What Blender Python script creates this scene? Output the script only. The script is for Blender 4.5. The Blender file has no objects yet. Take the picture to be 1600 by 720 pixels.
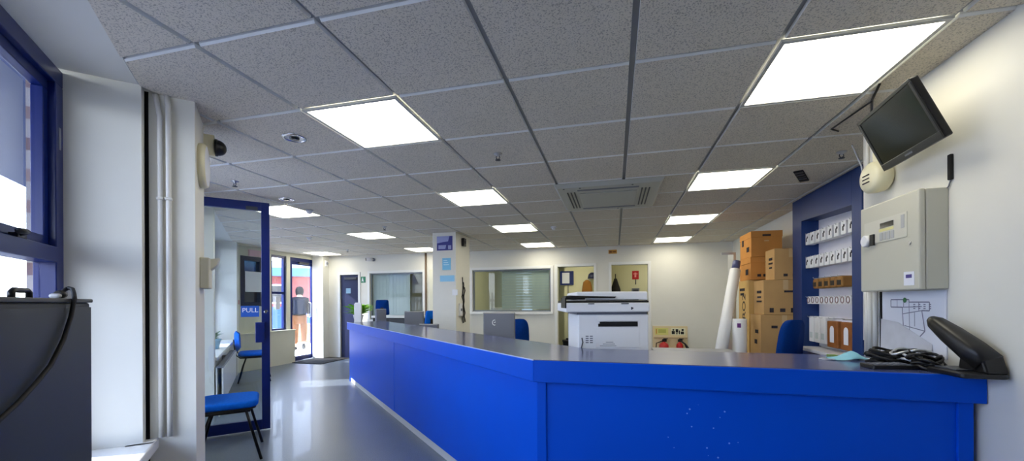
import bpy, bmesh, math, random
from mathutils import Vector, Matrix
random.seed(7)
S = bpy.context.scene
COL = S.collection
R2 = 1 / math.sqrt(2)

# ------------------------------------------------------------------ camera, sky, sun, exposure
EYE = 1.27
YAW = -0.24777
cd = bpy.data.cameras.new('camera')
cam = bpy.data.objects.new('camera', cd)
COL.objects.link(cam)
cd.sensor_width = 36.0
cd.lens = 36.0 * 634.68 / 1600.0
cd.shift_y = (472.44 - 360.0) / 1600.0
cd.clip_start = 0.02
cd.clip_end = 300
fw = Vector((math.sin(YAW), math.cos(YAW), 0))
rt = Vector((math.cos(YAW), -math.sin(YAW), 0))
up = Vector((0, 0, 1))
ROLL = -0.005
rt2 = rt * math.cos(ROLL) + up * math.sin(ROLL)
up2 = up * math.cos(ROLL) - rt * math.sin(ROLL)
m = Matrix((rt2, up2, -fw)).transposed().to_4x4()
m.translation = Vector((0, 0, EYE))
cam.matrix_world = m
S.camera = cam

SKY_STRENGTH = 1.0
SUN_STRENGTH = 14.0
LAMP = 9.0
S.view_settings.view_transform = 'Standard'
S.view_settings.look = 'None'
S.view_settings.exposure = 0.0
S.view_settings.gamma = 1.0
S.view_settings.use_curve_mapping = False

W = bpy.data.worlds.new('sky')
S.world = W
W.use_nodes = True
wn = W.node_tree.nodes
wn.clear()
wo = wn.new('ShaderNodeOutputWorld')
wb = wn.new('ShaderNodeBackground')
wtc = wn.new('ShaderNodeTexCoord')
wsep = wn.new('ShaderNodeSeparateXYZ')
wr = wn.new('ShaderNodeValToRGB')
wr.color_ramp.elements[0].position = 0.0
wr.color_ramp.elements[0].color = (0.90, 0.95, 1.0, 1)
wr.color_ramp.elements[1].position = 0.6
wr.color_ramp.elements[1].color = (0.46, 0.63, 1.0, 1)
e = wr.color_ramp.elements.new(0.16)
e.color = (0.70, 0.82, 1.0, 1)
W.node_tree.links.new(wtc.outputs['Generated'], wsep.inputs[0])
W.node_tree.links.new(wsep.outputs['Z'], wr.inputs[0])
W.node_tree.links.new(wr.outputs[0], wb.inputs[0])
wb.inputs[1].default_value = 12.5 * SKY_STRENGTH
W.node_tree.links.new(wb.outputs[0], wo.inputs[0])

sd = bpy.data.lights.new('sun', 'SUN')
sd.energy = SUN_STRENGTH
sd.angle = 0.01
sd.color = (1.0, 0.95, 0.86)
sun = bpy.data.objects.new('sun', sd)
COL.objects.link(sun)
SUN_DIR = Vector((0.882, 0.471, -0.655)).normalized()      # the way the light travels
sun.rotation_euler = SUN_DIR.to_track_quat('-Z', 'Y').to_euler()
sun.location = (-12, -2, 8)


# ------------------------------------------------------------------ materials
def lin(c):
    c = c / 255.0
    return c / 12.92 if c <= 0.04045 else ((c + 0.055) / 1.055) ** 2.4


def rgb(c):
    return (lin(c[0]), lin(c[1]), lin(c[2]), 1)


MATS = {}


def mat(name, c, rough=0.5, metal=0.0, vary=0.0, scale=8.0, bump=0.0, emit=None, estr=0.0, coat=0.0):
    if name in MATS:
        return MATS[name]
    M = bpy.data.materials.new(name)
    M.use_nodes = True
    nt = M.node_tree
    b = nt.nodes['Principled BSDF']
    b.inputs['Base Color'].default_value = rgb(c)
    b.inputs['Roughness'].default_value = rough
    b.inputs['Metallic'].default_value = metal
    if rough >= 0.8:
        b.inputs['Specular IOR Level'].default_value = 0.08
    if coat:
        b.inputs['Coat Weight'].default_value = coat
    if emit:
        b.inputs['Emission Color'].default_value = rgb(emit)
        b.inputs['Emission Strength'].default_value = estr
    if vary or bump:
        tc = nt.nodes.new('ShaderNodeTexCoord')
        nz = nt.nodes.new('ShaderNodeTexNoise')
        nz.inputs['Scale'].default_value = scale
        nz.inputs['Detail'].default_value = 4
        nt.links.new(tc.outputs['Object'], nz.inputs['Vector'])
        if vary:
            rp = nt.nodes.new('ShaderNodeValToRGB')
            rp.color_ramp.elements[0].position = 0.3
            rp.color_ramp.elements[1].position = 0.7
            lo = tuple(max(0, x * (1 - vary)) for x in rgb(c)[:3]) + (1,)
            hi = tuple(min(1, x * (1 + vary)) for x in rgb(c)[:3]) + (1,)
            rp.color_ramp.elements[0].color = lo
            rp.color_ramp.elements[1].color = hi
            nt.links.new(nz.outputs['Fac'], rp.inputs[0])
            nt.links.new(rp.outputs[0], b.inputs['Base Color'])
        if bump:
            bp = nt.nodes.new('ShaderNodeBump')
            bp.inputs['Strength'].default_value = bump
            bp.inputs['Distance'].default_value = 0.01
            nt.links.new(nz.outputs['Fac'], bp.inputs['Height'])
            nt.links.new(bp.outputs[0], b.inputs['Normal'])
    MATS[name] = M
    return M


def glass_mat(name, tint=(246, 247, 250), refl=0.06, fres=0.5):
    if name in MATS:
        return MATS[name]
    M = bpy.data.materials.new(name)
    M.use_nodes = True
    nt = M.node_tree
    nt.nodes.clear()
    o = nt.nodes.new('ShaderNodeOutputMaterial')
    t = nt.nodes.new('ShaderNodeBsdfTransparent')
    t.inputs[0].default_value = rgb(tint)
    g = nt.nodes.new('ShaderNodeBsdfGlossy')
    g.inputs['Roughness'].default_value = 0.02
    mx = nt.nodes.new('ShaderNodeMixShader')
    lw = nt.nodes.new('ShaderNodeLayerWeight')
    lw.inputs[0].default_value = 0.12
    ma = nt.nodes.new('ShaderNodeMath')
    ma.operation = 'MULTIPLY_ADD'
    ma.inputs[1].default_value = fres
    ma.inputs[2].default_value = refl
    nt.links.new(lw.outputs['Fresnel'], ma.inputs[0])
    nt.links.new(ma.outputs[0], mx.inputs[0])
    nt.links.new(t.outputs[0], mx.inputs[1])
    nt.links.new(g.outputs[0], mx.inputs[2])
    nt.links.new(mx.outputs[0], o.inputs[0])
    MATS[name] = M
    return M


def speckle(name, base, dark, scale, thr, rough=0.9, bump=0.0, vary=0.05, coarse=2.0, stretch=(1, 1, 1), coat=0.0):
    """base colour with small scattered flecks of a second colour"""
    M = bpy.data.materials.new(name)
    M.use_nodes = True
    nt = M.node_tree
    b = nt.nodes['Principled BSDF']
    b.inputs['Roughness'].default_value = rough
    b.inputs['Coat Weight'].default_value = coat
    tc = nt.nodes.new('ShaderNodeTexCoord')
    mp = nt.nodes.new('ShaderNodeMapping')
    mp.inputs['Scale'].default_value = stretch
    nt.links.new(tc.outputs['Object'], mp.inputs[0])
    n1 = nt.nodes.new('ShaderNodeTexNoise')
    n1.inputs['Scale'].default_value = scale
    n1.inputs['Detail'].default_value = 3
    n1.inputs['Roughness'].default_value = 0.6
    nt.links.new(mp.outputs[0], n1.inputs['Vector'])
    rp = nt.nodes.new('ShaderNodeValToRGB')
    rp.color_ramp.elements[0].position = thr
    rp.color_ramp.elements[0].color = rgb(dark)
    rp.color_ramp.elements[1].position = thr + 0.06
    rp.color_ramp.elements[1].color = rgb(base)
    nt.links.new(n1.outputs['Fac'], rp.inputs[0])
    n2 = nt.nodes.new('ShaderNodeTexNoise')
    n2.inputs['Scale'].default_value = coarse
    n2.inputs['Detail'].default_value = 3
    nt.links.new(tc.outputs['Object'], n2.inputs['Vector'])
    mr = nt.nodes.new('ShaderNodeMapRange')
    mr.inputs['To Min'].default_value = 1 - vary
    mr.inputs['To Max'].default_value = 1 + vary
    nt.links.new(n2.outputs['Fac'], mr.inputs['Value'])
    mu = nt.nodes.new('ShaderNodeVectorMath')
    mu.operation = 'SCALE'
    nt.links.new(rp.outputs[0], mu.inputs[0])
    nt.links.new(mr.outputs[0], mu.inputs['Scale'])
    nt.links.new(mu.outputs[0], b.inputs['Base Color'])
    if bump:
        bp = nt.nodes.new('ShaderNodeBump')
        bp.inputs['Strength'].default_value = bump
        bp.inputs['Distance'].default_value = 0.004
        nt.links.new(n1.outputs['Fac'], bp.inputs['Height'])
        nt.links.new(bp.outputs[0], b.inputs['Normal'])
    MATS[name] = M
    return M


def brick_mat(name, c1, c2, mortar, scale=1.0):
    M = bpy.data.materials.new(name)
    M.use_nodes = True
    nt = M.node_tree
    b = nt.nodes['Principled BSDF']
    b.inputs['Roughness'].default_value = 0.9
    tc = nt.nodes.new('ShaderNodeTexCoord')
    mp = nt.nodes.new('ShaderNodeMapping')
    mp.inputs['Rotation'].default_value = (math.pi / 2, 0, 0)
    nt.links.new(tc.outputs['Object'], mp.inputs[0])
    br = nt.nodes.new('ShaderNodeTexBrick')
    br.inputs['Color1'].default_value = rgb(c1)
    br.inputs['Color2'].default_value = rgb(c2)
    br.inputs['Mortar'].default_value = rgb(mortar)
    br.inputs['Scale'].default_value = scale
    br.inputs['Brick Width'].default_value = 0.225
    br.inputs['Row Height'].default_value = 0.075
    br.inputs['Mortar Size'].default_value = 0.008
    nt.links.new(mp.outputs[0], br.inputs['Vector'])
    nt.links.new(br.outputs[0], b.inputs['Base Color'])
    MATS[name] = M
    return M


M_wall = mat('painted plaster', (226, 224, 214), 0.75, vary=0.02, scale=3)
M_cream = mat('cream plaster', (222, 220, 200), 0.75, vary=0.02, scale=3)
M_white = mat('white gloss paint', (232, 232, 228), 0.35)
M_gap = mat('dark gap', (20, 20, 22), 0.9)
M_tile = speckle('fissured ceiling tile', (222, 213, 196), (174, 167, 154), 150, 0.40, 0.95, bump=0.5, vary=0.06, coarse=1.1, stretch=(1.0, 1.0, 1.0))
M_tee = mat('grey ceiling grid', (150, 150, 148), 0.5)
M_floor = speckle('grey blue vinyl', (108, 119, 132), (86, 96, 108), 160, 0.40, 0.34, bump=0.02, vary=0.10, coarse=1.6, coat=0.10)
M_blue = mat('blue painted board', (0, 80, 206), 0.40, vary=0.03, scale=2)
M_blue.node_tree.nodes['Principled BSDF'].inputs['Specular IOR Level'].default_value = 0.12
M_top = mat('blue grey laminate', (72, 82, 128), 0.16, vary=0.05, scale=20)
M_highlight = mat('painted edge highlight', (170, 190, 235), 0.3)
M_frame = mat('dark blue frame paint', (2, 28, 98), 0.3)
M_navy = mat('navy paint', (12, 24, 66), 0.4)
M_alcove = mat('alcove blue', (12, 50, 112), 0.45)
M_glass = glass_mat('window glass')
M_sunfilm = bpy.data.materials.new('added sun film')  # translucent sheet added to scatter sun at the lower street panes
M_sunfilm.use_nodes = True
_n = M_sunfilm.node_tree
_n.nodes.clear()
_o = _n.nodes.new('ShaderNodeOutputMaterial')
_t = _n.nodes.new('ShaderNodeBsdfTranslucent')
_t.inputs[0].default_value = (0.8, 0.82, 0.85, 1)
_n.links.new(_t.outputs[0], _o.inputs[0])
M_black = mat('black plastic', (18, 18, 20), 0.4)
M_black2 = mat('matt black', (12, 12, 14), 0.7)
M_metalblk = mat('black tube steel', (14, 14, 16), 0.35, metal=0.4)
M_cab = mat('charcoal sheet metal', (43, 49, 53), 0.55, vary=0.06, scale=5)
M_chrome = mat('chrome', (200, 200, 205), 0.15, metal=1.0)
M_seat = mat('blue fabric', (14, 100, 206), 0.85, vary=0.08, scale=60)
M_seatdk = mat('dark blue fabric', (6, 52, 128), 0.85, vary=0.08, scale=60)
M_beige = mat('beige enamel', (196, 194, 178), 0.45)
M_cream_pl = mat('cream plastic', (226, 220, 188), 0.4)
M_grey = mat('grey plastic', (112, 116, 128), 0.5)
M_greydk = mat('dark grey plastic', (60, 63, 70), 0.5)
M_wplas = mat('white plastic', (232, 233, 236), 0.4)
M_paper = mat('paper', (230, 232, 240), 0.8)
M_card = mat('brown cardboard', (196, 158, 106), 0.85, vary=0.05, scale=6)
M_card2 = mat('orange cardboard', (200, 140, 76), 0.85, vary=0.05, scale=6)
M_ink = mat('dark print', (60, 56, 60), 0.8)
M_screen = mat('dark screen', (14, 18, 18), 0.12)
M_red = mat('red enamel', (190, 22, 28), 0.3)
M_green = mat('green sign', (30, 120, 84), 0.5)
M_leaf = mat('leaf green', (140, 205, 58), 0.5, vary=0.3, scale=20)
M_pipe = mat('painted pipe', (222, 220, 214), 0.4)
M_silver = mat('brushed silver', (190, 192, 196), 0.3, metal=0.8)
M_desk = mat('pale grey desk', (150, 152, 160), 0.4)
M_blind = mat('pale blind fabric', (205, 214, 214), 0.8)


# ------------------------------------------------------------------ mesh building
class MB:
    """collects shapes and links them as one mesh object"""

    def __init__(s, T=None):
        s.v, s.f, s.sm, s.mi = [], [], [], []
        s.T = T
        s.cur = 0

    def add(s, vs, fs, smooth=False):
        o = len(s.v)
        if s.T:
            vs = [s.T(*p) for p in vs]
        s.v += [tuple(p) for p in vs]
        for f in fs:
            s.f.append(tuple(i + o for i in f))
            s.sm.append(smooth)
            s.mi.append(s.cur)
        return s

    def box(s, x0, x1, y0, y1, z0, z1):
        x0, x1 = min(x0, x1), max(x0, x1)
        y0, y1 = min(y0, y1), max(y0, y1)
        z0, z1 = min(z0, z1), max(z0, z1)
        vs = [(x0, y0, z0), (x1, y0, z0), (x1, y1, z0), (x0, y1, z0), (x0, y0, z1), (x1, y0, z1), (x1, y1, z1), (x0, y1, z1)]
        return s.add(vs, [(0, 3, 2, 1), (4, 5, 6, 7), (0, 1, 5, 4), (1, 2, 6, 5), (2, 3, 7, 6), (3, 0, 4, 7)])

    def prism(s, poly, z0, z1):
        n = len(poly)
        a = sum(poly[i][0] * poly[(i + 1) % n][1] - poly[(i + 1) % n][0] * poly[i][1] for i in range(n))
        if a < 0:
            poly = poly[::-1]
        vs = [(p[0], p[1], z0) for p in poly] + [(p[0], p[1], z1) for p in poly]
        fs = [tuple(range(n))[::-1], tuple(range(n, 2 * n))] + [(i, (i + 1) % n, n + (i + 1) % n, n + i) for i in range(n)]
        return s.add(vs, fs)

    def extr(s, poly, axis, a0, a1):
        """polygon in the plane across an axis ('x': poly is (y,z); 'y': poly is (x,z)) drawn out from a0 to a1"""
        n = len(poly)
        mk = (lambda p, a: (a, p[0], p[1])) if axis == 'x' else (lambda p, a: (p[0], a, p[1]))
        vs = [mk(p, a0) for p in poly] + [mk(p, a1) for p in poly]
        fs = [tuple(range(n))[::-1], tuple(range(n, 2 * n))] + [(i, (i + 1) % n, n + (i + 1) % n, n + i) for i in range(n)]
        return s.add(vs, fs)

    def quad(s, a, b, c, d):
        return s.add([a, b, c, d], [(0, 1, 2, 3)])

    def lathe(s, prof, n=24, o=(0, 0, 0), ax='z', smooth=True, caps=True):
        vs, fs = [], []
        for (r, z) in prof:
            for k in range(n):
                a = 2 * math.pi * k / n
                p = (r * math.cos(a), r * math.sin(a), z)
                if ax == 'x':
                    p = (p[2], p[0], p[1])
                elif ax == 'y':
                    p = (p[0], -p[2], p[1])
                vs.append((p[0] + o[0], p[1] + o[1], p[2] + o[2]))
        for i in range(len(prof) - 1):
            for k in range(n):
                fs.append((i * n + k, i * n + (k + 1) % n, (i + 1) * n + (k + 1) % n, (i + 1) * n + k))
        s.add(vs, fs, smooth)
        if caps:
            o2 = len(s.v) - len(vs)
            s.f.append(tuple(o2 + k for k in range(n))[::-1]); s.sm.append(False); s.mi.append(s.cur)
            s.f.append(tuple(o2 + (len(prof) - 1) * n + k for k in range(n))); s.sm.append(False); s.mi.append(s.cur)
        return s

    def cyl(s, p, q, r, n=12, r2=None):
        return s.tube([p, q], r, n, [r, r if r2 is None else r2])

    def tube(s, pts, r, n=8, rs=None):
        P = [Vector(p) for p in pts]
        rs = rs or [r] * len(P)
        vs, fs = [], []
        u = None
        for i, p in enumerate(P):
            d = (P[min(i + 1, len(P) - 1)] - P[max(i - 1, 0)]).normalized()
            if u is None:
                u = d.orthogonal().normalized()
            u = (u - d * u.dot(d)).normalized()
            w = d.cross(u)
            for k in range(n):
                a = 2 * math.pi * k / n
                vs.append(tuple(p + (u * math.cos(a) + w * math.sin(a)) * rs[i]))
        for i in range(len(P) - 1):
            for k in range(n):
                fs.append((i * n + k, i * n + (k + 1) % n, (i + 1) * n + (k + 1) % n, (i + 1) * n + k))
        fs.append(tuple(range(n))[::-1])
        fs.append(tuple((len(P) - 1) * n + k for k in range(n)))
        return s.add(vs, fs, True)

    def slab(s, w, d, h, r, o=(0, 0, 0), n=5):
        """rounded-corner slab centred on o in x,y with its foot at o.z"""
        pl = []
        for cx, cy, a0 in ((w / 2 - r, d / 2 - r, 0), (-w / 2 + r, d / 2 - r, 90), (-w / 2 + r, -d / 2 + r, 180), (w / 2 - r, -d / 2 + r, 270)):
            for k in range(n + 1):
                a = math.radians(a0 + 90 * k / n)
                pl.append((o[0] + cx + r * math.cos(a), o[1] + cy + r * math.sin(a)))
        return s.prism(pl, o[2], o[2] + h)

    def build(s, name, m, parent=None, bev=0.0, seg=2, kind=None, label=None, cat=None, group=None, loc=None, rz=None, sub=0):
        me = bpy.data.meshes.new(name)
        me.from_pydata(s.v, [], s.f)
        ms = m if isinstance(m, (list, tuple)) else [m]
        for x in ms:
            me.materials.append(x)
        me.polygons.foreach_set('use_smooth', s.sm)
        me.polygons.foreach_set('material_index', [min(i, len(ms) - 1) for i in s.mi])
        me.update()
        o = bpy.data.objects.new(name, me)
        COL.objects.link(o)
        if parent:
            o.parent = parent
        if loc:
            o.location = loc
        if rz is not None:
            o.rotation_euler = (0, 0, rz)
        if bev:
            b = o.modifiers.new('bevel', 'BEVEL')
            b.width = bev
            b.segments = seg
            b.limit_method = 'ANGLE'
            b.angle_limit = math.radians(40)
        if sub:
            q = o.modifiers.new('sub', 'SUBSURF')
            q.levels = sub
            q.render_levels = sub
        if kind:
            o['kind'] = kind
        tag(o, label, cat, group)
        return o


def tag(o, label=None, cat=None, group=None):
    if label:
        o['label'] = label
    if cat:
        o['category'] = cat
    if group:
        o['group'] = group
    return o


def empty(name, label, cat, loc=(0, 0, 0), rz=0.0, group=None):
    o = bpy.data.objects.new(name, None)
    COL.objects.link(o)
    o.empty_display_size = 0.1
    o.location = loc
    o.rotation_euler = (0, 0, rz)
    return tag(o, label, cat, group)


def copy_tree(o, loc=None, rz=None, label=None, parent=None):
    c = o.copy()
    COL.objects.link(c)
    if parent:
        c.parent = parent
    if loc is not None:
        c.location = loc
    if rz is not None:
        c.rotation_euler = (0, 0, rz)
    if label:
        c['label'] = label
    for ch in [x for x in o.children]:
        copy_tree(ch, parent=c)
    return c


def text(name, body, size, m, parent, loc, rot, depth=0.0015, align='CENTER', sx=1.0):
    cu = bpy.data.curves.new(name, 'FONT')
    cu.body = body
    cu.size = size
    cu.extrude = depth
    cu.align_x = align
    cu.align_y = 'CENTER'
    cu.materials.append(m)
    tmp = bpy.data.objects.new(name + '_curve', cu)
    COL.objects.link(tmp)
    bpy.context.view_layer.update()
    me = bpy.data.meshes.new_from_object(tmp.evaluated_get(bpy.context.evaluated_depsgraph_get()))
    bpy.data.objects.remove(tmp)
    o = bpy.data.objects.new(name, me)
    COL.objects.link(o)
    o.parent = parent
    o.location = loc
    o.rotation_euler = rot
    o.scale = (sx, 1, 1)
    return o


# the street wall runs on a diagonal: a = distance along it, c = distance out from it into the room
def D(a, c, z):
    return (-a * R2 + c * R2, a * R2 + c * R2, z)


def DL(a, c, z=0.0):
    return Vector(D(a, c, z))


RZD = -math.pi / 4          # local x runs back along the wall (towards smaller a), local y into the room
CEIL = 2.3646
XR, XP = 2.10, 1.47         # main wall and the pier that stands forward of it
YP = 2.92
XL, YB = -6.80, 8.20
GX, GY = 0.0832, 1.3372     # a node of the ceiling grid

# ------------------------------------------------------------------ setting: floor, walls, ceiling
fl = MB()
fl.prism([D(-2.4, -0.95, 0)[:2], (2.3, -2.7), (2.3, 8.2), (-6.8, 8.2), D(9.12, -0.95, 0)[:2]], -0.1, 0.0)
fl.build('floor', M_floor, kind='structure')

# ceiling: lay-in tiles with grooves between them, cut to the room
LIGHTS = [(1, 1), (1, 4), (1, 7), (1, 10), (-3, 1), (-3, 4), (-3, 7), (-3, 10), (-7, 4), (-7, 7), (-7, 10), (-11, 10)]
AC = (-0.55, 0.43, 3.76, 4.80)


def clip(poly, f):
    out = []
    for i in range(len(poly)):
        a, b = poly[i], poly[(i + 1) % len(poly)]
        fa, fb = f(a), f(b)
        if fa >= 0:
            out.append(a)
        if (fa >= 0) != (fb >= 0):
            t = fa / (fa - fb)
            out.append((a[0] + (b[0] - a[0]) * t, a[1] + (b[1] - a[1]) * t))
    return out


ROOM = [lambda p: p[0] * R2 + p[1] * R2 + 0.56, lambda p: p[0] - XL - 0.01, lambda p: YB - 0.01 - p[1], lambda p: XR - 0.01 - p[0], lambda p: p[1] + 2.6]
GR = 0.008


def tile(mb, poly, ch=0.007, dp=0.009, top=0.02):
    """one lay-in tile with chamfered edges coloured pale as if lit"""
    n = len(poly)
    if sum(poly[i][0] * poly[(i + 1) % n][1] - poly[(i + 1) % n][0] * poly[i][1] for i in range(n)) < 0:
        poly = poly[::-1]
    mx, my = sum(p[0] for p in poly) / n, sum(p[1] for p in poly) / n
    sg = lambda v: 0 if abs(v) < .02 else (1 if v > 0 else -1)
    low = [(p[0] - .001 * sg(p[0] - mx), p[1] - ch * sg(p[1] - my)) for p in poly]
    vs = [(p[0], p[1], CEIL) for p in low] + [(p[0], p[1], CEIL + dp) for p in poly] + [(p[0], p[1], CEIL + top) for p in poly]
    mb.cur = 0
    mb.add(vs[:n], [tuple(range(n))[::-1]])
    mb.cur = 1
    mb.add(vs, [(i, (i + 1) % n, n + (i + 1) % n, n + i) for i in range(n)] + [(n + i, n + (i + 1) % n, 2 * n + (i + 1) % n, 2 * n + i) for i in range(n)])


ct = MB()
for i in range(-13, 5):
    for j in range(-7, 12):
        if (i, j) in LIGHTS:
            continue
        x0, x1 = GX + 0.6 * i + GR + .005, GX + 0.6 * (i + 1) - GR - .005
        y0, y1 = GY + 0.6 * j + GR, GY + 0.6 * (j + 1) - GR
        poly = [(x0, y0), (x1, y0), (x1, y1), (x0, y1)]
        for f in ROOM:
            poly = clip(poly, f)
            if len(poly) < 3:
                break
        if len(poly) >= 3:
            tile(ct, poly)
ct.build('ceiling', [M_tile, mat('lit tile edge', (236, 236, 232), 0.8)], kind='structure')  # edges coloured paler than the face, for the light they catch
cg = MB()
poly = [(-8, -3), (3, -3), (3, 9), (-8, 9)]
for f in ROOM:
    poly = clip(poly, f)
cg.prism(poly, CEIL + 0.018, CEIL + 0.14)
# holes for the lights are covered by the fittings, which hang below this backing
cg.build('ceiling_backing', M_tee, kind='structure')

# back wall with openings
b = MB()


def wall_y(mb, y0, y1, xa, xb, z1, holes):
    """wall along x between y0 and y1; holes = (xa, xb, za, zb)"""
    xs = xa
    for (ha, hb, za, zb) in sorted(holes):
        mb.box(xs, ha, y0, y1, 0, z1)
        if za > 0:
            mb.box(ha, hb, y0, y1, 0, za)
        mb.box(ha, hb, y0, y1, zb, z1)
        xs = hb
    mb.box(xs, xb, y0, y1, 0, z1)


W1 = (-5.42, -4.10, 0.90, 1.95)
W2 = (-2.94, -1.26, 1.08, 1.96)
O1 = (-1.12, -0.40, 0, 1.985)
O2 = (-0.06, 0.62, 0, 1.995)
OD = (-6.20, -5.72, 0, 1.93)
wall_y(b, YB, YB + 0.14, XL - 0.1, XR + 0.1, CEIL + 0.1, [OD, W1, W2, O1, O2])
b.build('wall_back', M_wall, kind='structure')
MB().box(XR, XR + 0.12, YP - 0.1, YB + 0.14, 0, CEIL + 0.1).build('wall_right', M_wall, kind='structure')
MB().box(XP, XR + 0.12, -2.7, YP, 0, CEIL + 0.1).build('wall_pier', M_wall, kind='structure')
# far end wall on the street side (glazed)
GZ = [(6.16, 6.60, 1.25, 2.15), (6.84, 7.24, 0.70, 2.28), (7.34, 8.12, 0.0, 2.28)]
b = MB()
ys = 5.95
for (ya, yb, za, zb) in GZ:
    b.box(XL - 0.12, XL, ys, ya, 0, CEIL + 0.1)
    if za > 0:
        b.box(XL - 0.12, XL, ya, yb, 0, za)
    b.box(XL - 0.12, XL, ya, yb, zb, CEIL + 0.1)
    ys = yb
b.box(XL - 0.12, XL, ys, YB + 0.14, 0, CEIL + 0.1)
b.build('wall_end', M_cream, kind='structure')
# a low boxed-out wall under the far window and the corner nib next to the doorway
MB().box(XL, XL + 0.10, 5.97, 7.36, 0, 0.69).box(XL, XL + 0.115, 5.97, 7.375, 0.69, 0.715).build('trim_1', M_cream, kind='structure', bev=0.004)
MB().box(XL, XL + 0.29, 8.00, YB, 0, CEIL).build('wall_nib', M_wall, kind='structure')

# diagonal street wall: deep reveals, piers, sill boxing
b = MB(D)
ZT = CEIL + 0.1
b.box(2.70, 3.35, -0.90, -0.55, 0, ZT)       # pier beside the first window
b.box(2.765, 3.11, -0.56, -0.345, 0, ZT)     # column standing forward of it
b.box(8.66, 9.20, -0.90, -0.50, 0, ZT)       # pier at the far end
b.box(5.72, 5.86, -0.90, -0.55, 0, ZT)
b.box(-3.0, 0.40, -0.90, -0.55, 0, ZT)
b.box(0.40, 2.70, -0.90, -0.83, 0, 0.575)     # under the first window
b.box(3.35, 4.70, -0.90, -0.62, 0, 0.52)
b.box(5.86, 8.66, -0.90, -0.62, 0, 0.60)
b.box(4.70, 4.82, -0.90, -0.62, 0, ZT)
b.build('wall_street', M_wall, kind='structure')
b = MB(D)
b.box(-3.0, 9.2, -0.90, -0.56, CEIL + 0.004, ZT)
b.build('trim_2', M_wall, kind='structure')
b = MB(D)
b.box(1.96, 2.70, -0.84, -0.50, 0.52, 0.575)
b.box(2.66, 2.83, -0.62, -0.50, 0.52, 0.575)
b.build('trim_3', M_white, kind='structure', bev=0.008)
MB(D).box(3.11, 4.70, -0.88, -0.53, 0.52, 0.56).build('trim_4', M_white, kind='structure', bev=0.008)
MB(D).box(5.86, 8.66, -0.88, -0.53, 0.60, 0.645).build('trim_5', M_white, kind='structure', bev=0.008)
MB(D).box(1.96, 2.69, -0.62, -0.545, 0, 0.52).build('trim_6', M_white, kind='structure')
MB(D).box(2.7585, 2.7665, -0.56, -0.535, 0.0, CEIL).build('trim_7', M_gap, kind='structure')


def window_unit(n, a0, a1, z0, z1, mull, transom, depth=0.075, c=-0.825, frosted=()):
    """blue framed street window; mull = list of positions, transom = height of the rail"""
    f = MB(D)
    w = 0.075
    cb = c - depth
    f.box(a0, a1, cb, c, z0, z0 + w)
    f.box(a0, a1, cb, c, z1 - w, z1)
    f.box(a0, a0 + w, cb, c, z0 + w, z1 - w)
    f.box(a1 - w, a1, cb, c, z0 + w, z1 - w)
    for q in mull:
        f.box(q - w / 2, q + w / 2, cb, c, z0 + w, z1 - w)
    eds = [a0 + w] + sum([[q - w / 2, q + w / 2] for q in mull], []) + [a1 - w]
    bays = [(eds[k], eds[k + 1]) for k in range(0, len(eds), 2)]
    for (p, q) in bays:
        if transom:
            f.box(p, q, cb, c + 0.006, transom - 0.035, transom + 0.035)
    fr = f.build('window_%d' % n, M_frame, kind='structure', bev=0.004)
    g = MB(D)
    fz = []
    sa = MB(D)
    s = 0.045
    for (p, q) in bays:
        lo = transom + 0.035 if transom else z0 + w
        hi = z1 - w
        sa.box(p, q, cb + 0.01, cb + 0.05, lo, lo + s)
        sa.box(p, q, cb + 0.01, cb + 0.05, hi - s, hi)
        sa.box(p, p + s, cb + 0.01, cb + 0.05, lo + s, hi - s)
        sa.box(q - s, q, cb + 0.01, cb + 0.05, lo + s, hi - s)
        g.box(p, q, cb + 0.018, cb + 0.024, z0 + w, z1 - w)
        if len(fz) in frosted:
            MB(D).box(p, q, cb + 0.026, cb + 0.029, z0 + w, transom - 0.035).build('added_sun_film', M_sunfilm, parent=fr)  # unseen film added so no direct sun passes this pane
        fz.append(p)
    sa.build('sash', M_frame, parent=fr, bev=0.003)
    g.build('pane', M_glass, parent=fr)
    return fr, bays


w1, bays = window_unit(1, 0.40, 2.70, 0.575, 2.35, [1.75], 1.495)
h = MB(D)
for (p, q) in bays[-1:]:
    mid = 2.31
    h.box(mid - 0.035, mid + 0.035, -0.842, -0.818, 1.528, 1.545)
    h.tube([(mid - 0.01, -0.83, 1.54), (mid - 0.02, -0.80, 1.55), (mid - 0.09, -0.795, 1.545)], 0.011)
h.build('handle', M_black, parent=w1)
MB(D).box(2.652, 2.668, -0.8255, -0.8225, 1.98, 2.08).build('trickle_clip', M_silver, parent=w1)
window_unit(2, 3.35, 4.70, 0.575, 2.35, [], 1.495, frosted=(0,))
window_unit(3, 5.86, 8.66, 0.645, 2.35, [6.62, 7.25, 7.92], 1.495, frosted=(0, 1, 3))
# street doorway beside it: fixed head and jambs
d = MB(D)
d.box(4.82, 4.88, -0.90, -0.825, 0, 2.36).box(5.66, 5.72, -0.90, -0.825, 0, 2.36).box(4.88, 5.66, -0.90, -0.825, 2.30, 2.36)
d.build('door_1', M_frame, kind='structure', bev=0.004)

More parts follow.
